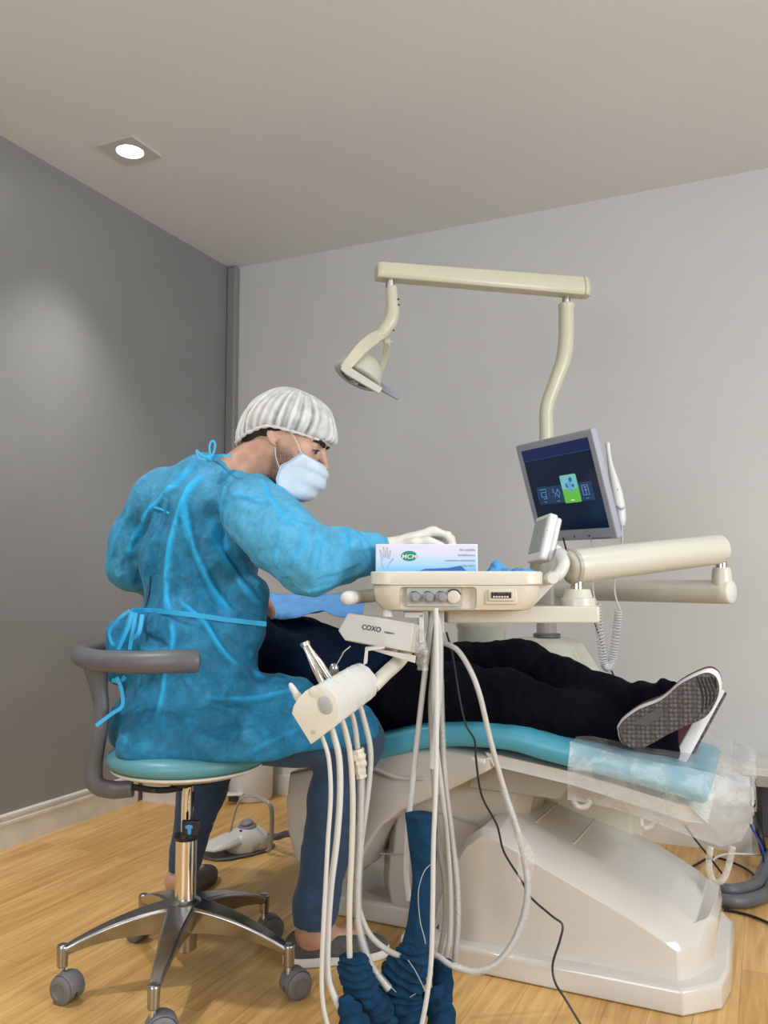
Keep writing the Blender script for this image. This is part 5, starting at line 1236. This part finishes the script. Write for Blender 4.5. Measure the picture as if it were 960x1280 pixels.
# crumpled blue paper on the tray
for k, (x0, x1, hh_, Dd, lab) in enumerate(((606, 640, 5, 1.93, 'crumpled bright blue paper lying on the tray just right of the glove carton'), (638, 672, 3, 1.95, 'flat bright blue paper lying on the tray near the small display'))):
    r_ = []
    for i in range(9):
        row = []
        for j in range(13):
            u = j / 12; v = i / 8
            hgt = (.003 + hh_ * .0022 * abs(noise.noise(Vector((u * 3 + k * 5, v * 3, 1)))) * 2.2) * math.sin(math.pi * u) ** .5 * math.sin(math.pi * v) ** .5
            b0 = P(x0 + (x1 - x0) * u, 714, Dd) * V(1, 1, 0) + fh * (.07 * v - .02); row.append(b0 + Z * (zt - .0075 + hgt * 1.8 + .004))
        r_.append(row)
    o = MB().loft(r_, closed=False, cap=False).build('paper', M['napkin'], None, base=P((x0 + x1) / 2, 714, Dd) * V(1, 1, 0) + Z * zt, solid=.0008, angle=30); tag(o, lab, 'paper')

# ================================================================== LAMP
lp = thing('operating_lamp', 'cream overhead dental operating lamp on a swing arm and bent pole', 'dental lamp', V(pp[0], pp[1], pz(690)))
DP = 2.66
MB().tube([P(683, 700, DP), P(683, 600, DP), P(683, 540, DP), P(683.5, 510, DP), P(694, 478, DP), P(704, 450, DP), P(707.5, 425, DP), P(708, 400, DP), P(708, 383, DP)], [.0225] * 5 + [.025] * 4, 24, 8).build('pole', M['creamy'], lp)
ptop = P(708, 383, DP)
MB().lathe(ptop - Z * .01, Z, [(0, .0255), (.016, .027), (.018, .024), (.018, .01)], 28).build('pole_collar', M['creamy'], lp)
zb = P(708, 372, DP)[2]
MB().lathe(ptop, Z, [(0, .014), (zb - ptop[2] + .01, .014)], 20).build('pivot', M['chrome'], lp)
aR = P(735, 360, DP); aR[2] = zb; aL = PZ(470, 349, zb); ax_ = nrm(aR - aL); aR = aL + ax_ * np.linalg.norm(P(733, 372, DP) - aL)
sd_ = V(-ax_[1], ax_[0], 0)
def arm_ring(t, k=1.0, hz_=1.0):
    c = aL * (1 - t) + aR * t; hgt = (.050 + .012 * t) * hz_; w = .030 * k
    cz = c + Z * (.056 / 2)
    return [c + sd_ * -w * .8, c - sd_ * w + Z * .010, c - sd_ * w * 1.0 + Z * hgt * .55, c - sd_ * w * .72 + Z * hgt, c + sd_ * w * .72 + Z * hgt, c + sd_ * w + Z * hgt * .55, c + sd_ * w + Z * .010, c + sd_ * w * .8]
MB().loft([arm_ring(0, .8, .9), arm_ring(.012), arm_ring(.975), ]).build('swing_arm', M['creamy'], lp, bevel=.003, bseg=2, angle=30)
MB().loft([arm_ring(.976, 1.04, 1.03), arm_ring(.996, 1.0, 1.0), arm_ring(1.012, .55, .75)]).build('end_cap', M['creamy'], lp, bevel=.003, angle=30)
cL = aL + ax_ * .045; DL = cL @ fh
MB().lathe(cL - Z * .026, Z, [(0, .014), (.03, .014)], 20).build('pivot', M['chrome'], lp)
MB().tube([P(489.5, 359, DL), P(490, 372, DL), P(491, 388, DL), P(488, 402, DL), P(479, 415, DL), P(474, 420, DL)], [.0175, .019, .021, .022, .021, .019], 22, 8).build('elbow', M['creamy'], lp)
for p_ in ((498.5, 374), (499, 381), (492.5, 413)): MB().lathe(P(p_[0] - 1, p_[1], DL - .012), nrm(rt - fh * .3), [(0, .003), (.003, .003), (.004, .001)], 10).build('screw', M['dark'], lp)
hdz = thing('x', 'x', 'x') if False else None
yk = [(P(478, 417, DL), .016), (P(466, 424, DL - .035), .020), (P(452, 436, DL - .07), .019), (P(440, 450, DL - .085), .0165), (P(430, 462, DL - .09), .014)]
def strapy(pts, w, th, name):
    c, _ = catmull([p for p, _ in pts], [0] * len(pts), 6); ws = np.interp(np.linspace(0, len(pts) - 1, len(c)), range(len(pts)), [a for _, a in pts]); rg = []
    for i, p in enumerate(c):
        t = nrm(c[min(i + 1, len(c) - 1)] - c[max(i - 1, 0)]); s = nrm(np.cross(t, fh)); rg.append([p + s * ws[i] + fh * th, p + s * ws[i] - fh * th, p - s * ws[i] - fh * th, p - s * ws[i] + fh * th])
    return MB().loft(rg).build(name, M['creamy'], lp, bevel=.003, bseg=3, angle=50)
strapy(yk, 0, .008, 'yoke')
strapy([(P(480, 419, DL), .014), (P(484, 430, DL + .03), .010), (P(480, 450, DL + .07), .009), (P(473, 470, DL + .085), .010), (P(468, 480, DL + .09), .010)], 0, .006, 'yoke')
MB().lathe(P(483, 428, DL - .01), nrm(rt - fh * .5), [(0, .008), (.010, .008), (.011, .003), (.020, .003)], 14).build('yoke_knob', M['creamy'], lp)
cD = P(446, 472, DL); nD = nrm(-rt * .42 - Z * .88 - fh * .15)
MB().lathe(cD, -nD, [(-.003, .052), (-.002, .074), (.004, .078), (.010, .075), (.030, .070), (.055, .056), (.075, .034), (.082, .013), (.083, .001)], 44, cap=False).build('reflector', M['cream'], lp, angle=60)
MB().lathe(cD - nD * .006, -nD, [(0, .001), (0, .073)], 44, cap=False).build('lens', M['white'], lp)
MB().lathe(cD - nD * .001, nD, [(0, .012), (.018, .014), (.020, .010), (.020, .001)], 20).build('bulb_cover', M['chrome'], lp)
def handle(a, b_, D, m, wa, wb, name):
    pa, pb2 = P(*a, D[0]), P(*b_, D[1]); t = nrm(pb2 - pa); s = nrm(np.cross(t, fh)); rg = []
    for k in np.linspace(0, 1, 7):
        w = wa * (1 - k) + wb * k; w *= (.6 if k == 0 else 1); p = pa * (1 - k) + pb2 * k; rg.append([p + s * w + fh * .006, p + s * w - fh * .006, p - s * w - fh * .006, p - s * w + fh * .006])
    return MB().loft(rg).build(name, M[m], lp, bevel=.003, bseg=3, angle=50)
handle((427, 459), (476, 489), (DL - .105, DL - .08), 'cream', .013, .0105, 'handle')
handle((460, 474), (499, 497), (DL + .10, DL + .085), 'monitor_frame', .012, .010, 'handle')

# ================================================================== MONITOR
mo = thing('monitor', 'silver framed flat monitor showing four icons, tilted beside the lamp pole', 'monitor', V(-.536, 2.408, 1.08))
Rm = np.array([[.756, .632, -.171], [-.655, .723, -.222], [-.017, .28, .96]]); Tm = V(-.536, 2.408, 1.262)
def ml(x, y, z): return Tm + Rm @ V(x, y, z)
def muv(px, py):
    d = ray(px, py); n = Rm[:, 1]; q = EYE + d * ((Tm - EYE) @ n / (d @ n)); r = Rm.T @ (q - Tm); return r[0], r[2]
MB().loft([[ml(x * .185 * k, y, z * .155 * k) for x, z in ((-1, -1), (1, -1), (1, 1), (-1, 1))] for y, k in ((0, 1), (.020, 1), (.034, .9), (.048, .72))]).build('casing', M['monitor_frame'], mo, bevel=.004, bseg=3, angle=30)
u0, v1 = muv(652, 564.2); u1, v1b = muv(735, 546.3); u2, v0 = muv(761.3, 659.2); v1 = (v1 + v1b) / 2; u1 = (u1 + u2) / 2
scrm = mat('lit dark screen', (.003, .006, .016), .12, emit=1, emcol=(.003, .008, .022))
sc_ = MB().box(ml((u0 + u1) / 2, .0005, (v0 + v1) / 2), (u1 - u0, .003, v1 - v0), Rm).build('screen', scrm, mo, smooth=False)
vb = muv(690, 570.8)[1]
bandm = mat('lit blue band', (.003, .006, .02), .12, emit=1, emcol=(.006, .014, .060))
MB().box(ml((u0 + u1) / 2, -.0013, (vb + v1) / 2), (u1 - u0, .0008, v1 - vb), Rm).build('header_band', bandm, sc_, smooth=False)
MB().box(ml((u0 + u1) / 2, -.0018, vb), (u1 - u0, .0006, .0014), Rm).build('header_line', mat('lit line', (.0, .0, .0), emit=1, emcol=(.02, .055, .19)), sc_, smooth=False)
def rcard(cx, cz, w, h, y, m, name, parent):
    o = []
    for qx, qz, a0 in ((1, 1, 0), (-1, 1, 90), (-1, -1, 180), (1, -1, 270)):
        for k in range(5):
            a = math.radians(a0 + 22.5 * k); o.append((cx + qx * (w / 2 - .005) + .005 * math.cos(a), cz + qz * (h / 2 - .005) + .005 * math.sin(a)))
    return MB().loft([[ml(a, y, b_) for a, b_ in o], [ml(a, y - .0004, b_) for a, b_ in o]]).build(name, m, parent, smooth=False)
card = mat('lit blue card', (.01, .02, .04), .2, emit=1, emcol=(.008, .032, .085)); cardline = mat('lit pale line', (.1, .1, .1), emit=1, emcol=(.10, .25, .42))
for (a, b_, c_, d_), kind in (((672, 608, 690, 631), 0), ((688, 606, 706.5, 629.5), 1), ((723.5, 601, 743, 626.5), 2)):
    cxm, czm = muv((a + c_) / 2, (b_ + d_) / 2); w_m, h_m = .062, .048
    w_m = .064; cd_ = rcard(cxm, czm, w_m, .054, -.0013, card, 'icon_card', sc_)
    mb = MB()
    def ln_(pts): mb.tube([ml(cxm + x, -.0022, czm + z) for x, z in pts], .0008, 5, 0)
    if kind == 0: ln_([(-.018, .019), (.014, .019), (.014, .010), (-.010, .010)]); ln_([(-.012, .010), (-.012, -.004), (.010, -.004)]); ln_([(.010, .006), (.010, -.010), (-.004, -.010)])
    if kind == 1: ln_([(-.014, .018), (-.018, .008), (-.006, .004), (-.012, -.006)]); ln_([(.006, .016), (.014, .004), (.006, -.010), (-.002, .002), (.006, .016)])
    if kind == 2: ln_([(-.014, .018), (.012, .018), (.012, -.010), (-.014, -.010), (-.014, .018)]); ln_([(-.008, .012), (.006, .012)]); ln_([(-.006, .004), (.008, .004)]); ln_([(.0, .014), (.0, -.012)])
    ln_([(-.006, -.020), (.006, -.020)])
    mb.build('icon', cardline, cd_)
cxm, czm = muv(713.5, 610.5)
gcm = bpy.data.materials.new('lit green blue card'); gcm.use_nodes = True; nt = gcm.node_tree; q = nt.nodes['Principled BSDF']; q.inputs['Base Color'].default_value = (.02, .03, .03, 1); q.inputs['Emission Strength'].default_value = 1
gcm_hi = mat('lit pale blue card', (.02, .03, .03), emit=1, emcol=(.15, .42, .52)); q.inputs['Emission Color'].default_value = (.11, .42, .05, 1)
rcard(cxm, czm, .076, .083, -.0014, gcm, 'selected_card', sc_)
rcard(cxm, czm + .020, .072, .040, -.0020, gcm_hi, 'card_picture', sc_)
dk = mat('lit teal shape', (.01, .02, .03), emit=1, emcol=(.02, .12, .22)); md2 = mat('lit mid blue shape', (.01, .02, .03), emit=1, emcol=(.10, .32, .50))
for x, z, w_, h_, m_ in ((.010, .026, .010, .008, dk), (-.012, .010, .009, .007, dk), (.016, .008, .010, .006, dk), (.0, .012, .010, .012, md2), (.004, -.004, .008, .012, md2), (-.006, .000, .006, .008, md2)):
    MB().lathe(ml(cxm + x, -.0024, czm + z), -Rm[:, 1], [(0, min(w_, h_)), (.0004, min(w_, h_))], 7).build('picture_shape', m_, sc_, smooth=False)
MB().box(ml(cxm, -.0022, czm - .034), (.014, .0005, .003), Rm).build('caption_mark', mat('lit white line', (.1, .1, .1), emit=1, emcol=(.5, .8, .5)), sc_, smooth=False)
for px, py in ((718.5, 671), (736.5, 669.5)):
    a, b_ = muv(px, py); MB().lathe(ml(a, -.0002, b_), -Rm[:, 1], [(0, .003), (.001, .003), (.001, .0005)], 12).build('button', M['print_dark'], mo)
for k in range(8):
    a, b_ = muv(741 + k * 2.9, 672.8 - k * .12); MB().box(ml(a, -.0003, b_), (.0065, .0006, .0024), Rm).build('button_mark', M['print_dark'], mo, smooth=False)
MB().tube([ml(0, .045, 0), ml(0, .07, -.02), P(684, 640, 2.655)], .016, 14, 3).build('mount_arm', M['putty'], mo)
# camera wand clipped to the side of the monitor
wn = thing('intraoral_camera', 'white camera wand clipped upright to the right edge of the monitor', 'camera wand', P(776, 660, 2.30))
wp = [P(759.5, 555, 2.33), P(760.5, 566, 2.33), P(763, 582, 2.325), P(767, 600, 2.32), P(771, 618, 2.31), P(774.5, 636, 2.305), P(776.5, 650, 2.30), P(777, 657, 2.30)]
MB().tube(wp, [.0066, .0062, .0080, .0130, .0168, .0160, .0125, .008], 20, 8).build('body', M['white'], wn)
MB().ball(P(759.5, 556, 2.333), (.0075, .0075, .0085), RC, 14, 10).build('head', M['white'], wn)
MB().lathe(P(760.6, 557.5, 2.3265), -fh, [(0, .0035), (.0012, .0035), (.0015, .001)], 14).build('lens', M['dark'], wn)
MB().ball(P(771.8, 613, 2.297), (.0022, .002, .0045), RC, 10, 8).build('button', M['grey_mid'], wn)
MB().tube([P(778, 632, 2.31), P(780.5, 640, 2.31), P(781, 652, 2.31)], .006, 10, 4).tube([P(768, 630, 2.31), P(776, 636, 2.28), P(781, 634, 2.30)], .003, 8, 5).tube([P(766, 633, 2.32), P(770, 648, 2.32), P(776, 656, 2.31)], .006, 10, 4).build('clip', M['monitor_frame'], wn)
MB().tube([P(777, 656, 2.30), P(777.5, 680, 2.31), P(775, 700, 2.32), P(770, 715, 2.33), P(768, 735, 2.33), P(770.5, 750, 2.33), P(775, 762, 2.33)], .0026, 8, 6).build('cord', M['hose_white'], wn)
path = [P(773, 764, 2.33), P(771, 785, 2.33), P(768, 810, 2.33), P(764, 828, 2.33), P(759.5, 835, 2.33), P(755, 828, 2.33), P(751.5, 805, 2.33), P(748.5, 778, 2.33), P(746, 754, 2.33)]
pp_, _ = catmull(path, [0] * len(path), 60); n = len(pp_); hel = []
turns = 52
for i in range(n):
    t = nrm(pp_[min(i + 1, n - 1)] - pp_[max(i - 1, 0)]); s = nrm(np.cross(t, fh)); w = np.cross(t, s); a = 2 * math.pi * turns * i / (n - 1)
    hel.append(pp_[i] + (s * math.cos(a) + w * math.sin(a)) * .0095)
MB().tube(hel, .0020, 6, 2).build('coiled_cord', M['hose_white'], wn)
MB().tube([P(746, 754, 2.33), P(742.5, 745, 2.34), P(741, 730, 2.36), P(741, 700, 2.37), P(739, 670, 2.38)], .0022, 8, 6).build('cord', M['hose_white'], wn)
kc = MB().tube([P(704, 672, 2.45), P(707, 684, 2.45), P(720, 730, 2.50), P(738, 765, 2.50), P(748, 792, 2.48), P(758, 825, 2.46), P(766, 842, 2.45), P(772, 860, 2.45)], .0026, 8, 6).build('cable', M['dark'], None, base=P(772, 860, 2.45))
tag(kc, 'black cable running from the back of the monitor down behind the coiled white cord', 'cable')

# ================================================================== FOOT CONTROL, BIN, CABLES
fc = thing('foot_control', 'white foot control pedal with grey dome button and carrying loop on the floor', 'foot pedal', PZ(305, 1072))
fo = PZ(257, 1076); bk = PZ(339, 1056); fd = nrm((bk - fo) * V(1, 1, 0)); fs_ = V(-fd[1], fd[0], 0); Rf = np.array([fd, fs_, Z]).T
def fl3(a, b_, z): return fo + fd * a + fs_ * b_ + Z * z
Lf = np.linalg.norm(bk - fo)
ol = [(0, .02), (.02, -.035), (.06, -.060), (.15, -.070), (.22, -.065), (Lf, -.03), (Lf + .01, .04), (.20, .085), (.10, .085), (.02, .07)]
MB().loft([[fl3(a, b_, z) for a, b_ in ol] for z in (.002, .010)]).build('base', M['grey'], fc, bevel=.003)
pdl = [(-.004, .02), (.015, -.030), (.05, -.045), (.115, -.052), (.115, .055), (.05, .062), (.012, .055)]
MB().loft([[fl3(a, b_, .030 + a * .12) for a, b_ in pdl], [fl3(a, b_, .036 + a * .16) for a, b_ in pdl], [fl3(.01 + a * .88, b_ * .82, .044 + a * .22) for a, b_ in pdl]]).build('pedal', M['white'], fc, bevel=.005, bseg=3, angle=50)
sb = SDF(fo - .1, fo + V(.4, .5, .2), .004)
sb.ell(fl3(.165, .008, .020), (.075, .072, .068), Rf, 0).ell(fl3(.20, .01, .03), (.05, .055, .05), Rf, .03).cone(fl3(.13, -.02, .03), .035, fl3(.21, -.02, .03), .035, .02)
sb.cut(fl3(0, 0, .009), -Z, .002); sb.ell(fl3(.18, -.085, .01), (.04, .03, .035), Rf, .004, 'sub')
v_, f_ = sb.mesh(1); mesh_obj('housing', v_, f_, M['white'], fc, angle=180)
MB().lathe(fl3(.175, .010, .078), nrm(V(0, 0, 1) - fd * .10), [(0, .034), (.006, .036), (.012, .033), (.014, .024), (.016, .022), (.018, .026), (.024, .024), (.030, .014), (.032, .001)], 32).build('dome_button', M['grey_mid'], fc)
MB().lathe(fl3(.135, -.012, .079), Z, [(0, .005), (.004, .005), (.004, .001)], 14).build('port', M['dark'], fc)
Dh = fl3(.17, 0, 0) @ fh
hp_ = [P(288, 1052, Dh + .06), P(289, 1036, Dh + .06), P(294, 1015, Dh + .06), P(301, 999, Dh + .04), P(314, 994.5, Dh), P(330, 1000, Dh - .04), P(338.5, 1008, Dh - .06), P(340, 1030, Dh - .06), P(337.5, 1058, Dh - .05), P(334, 1064, Dh - .05)]
MB().tube(hp_, .0085, 12, 8, flat=.5, up0=fh).build('carrying_loop', M['putty'], fc)
MB().tube([fl3(.24, .02, .035), P(346, 1046, Dh), P(362, 1042, Dh - .05), P(400, 1048, Dh - .1)], .0125, 14, 6).build('hose', M['grey'], fc)
bn = thing('pedal_bin', 'small white pedal bin against the ledge behind the stool', 'bin', (-2.185, 3.275, 0))
MB().lathe((-2.185, 3.275, .002), Z, [(0, .092), (.012, .098), (.24, .101), (.245, .098)], 40).build('body', M['white'], bn)
MB().lathe((-2.185, 3.275, .247), Z, [(0, .103), (.012, .104), (.030, .085), (.038, .03), (.039, .001)], 40).build('lid', M['white'], bn)
MB().box(P(292, 992.5, PZ(292, 1004) @ fh - .02), (.085, .045, .010), RC).build('pedal', M['white'], bn, bevel=.004)
MB().box(P(292, 998.5, PZ(292, 1004) @ fh - .002), (.045, .012, .022), RC).build('pedal_slot', M['dark'], bn)

def cable(px, r, m, lab, name='cable', cat='cable', group=None):
    pts = [P(*p) for p in px]; base = min(pts, key=lambda p: p[2])
    o = MB().tube(pts, r, 12, 8).build(name, M[m] if isinstance(m, str) else m, None, base=base); tag(o, lab, cat, group); return o
M['blue_cable'] = mat('blue cable', (.02, .06, .45), .4)
def cz(px, py, z=.006): return (px, py, float(PZ(px, py, z) @ fh))
cable([(936, 1028, 2.95), (944, 1042, 2.93), cz(953, 1062, .12), cz(957, 1085, .03), cz(975, 1100)], .004, 'blue_cable', 'blue network cable hanging beside the open bay of the ledge')
cable([cz(892, 1095, .02), cz(889, 1082, .03), cz(895, 1072, .04), cz(912, 1067.5, .05), cz(940, 1068, .05), cz(975, 1069, .05)], .0042, 'hose_white', 'white cable lying across the floor to the right of the foot end')
cable([cz(855, 1030, .15), cz(868, 1048, .12), cz(884, 1068, .10), cz(905, 1095, .02)], .0034, 'dark', 'thin black cable slanting down behind the foot end of the chair')
cable([cz(850, 1095, .01), cz(868, 1082, .01), cz(890, 1072, .01), cz(915, 1078, .01), cz(938, 1090, .01), cz(948, 1105, .01), cz(942, 1118, .01), cz(905, 1128, .01)], .0042, 'dark', 'black cable curving in a loop over the grey hoses')
cable([cz(905, 1137), cz(925, 1141), cz(945, 1147), cz(975, 1160)], .0040, 'dark', 'black cable lying on the floor in front of the grey hoses')
cable([cz(985, 1040, .10), cz(968, 1062, .07), cz(956, 1085, .045), cz(950, 1099, .035), cz(940, 1108, .035), cz(915, 1113, .035), cz(895, 1110, .035), cz(880, 1108, .035)], .020, 'grey', 'thick grey corrugated hose curling out of the ledge bay to the chair base, upper one', 'corrugated_hose', 'hose')
cable([cz(990, 1085, .022), cz(965, 1112, .022), cz(945, 1123, .022), cz(920, 1127, .022), cz(895, 1124, .022), cz(880, 1122, .022)], .020, 'grey', 'thick grey corrugated hose along the floor to the chair base, lower one', 'corrugated_hose', 'hose')
cable([(940, 1000, 3.12), (944, 1018, 3.12), cz(949, 1040, .13), cz(957, 1070, .05), cz(975, 1090, .02)], .012, 'dark', 'black drain hose hanging in the open bay of the ledge', 'drain_hose', 'hose')
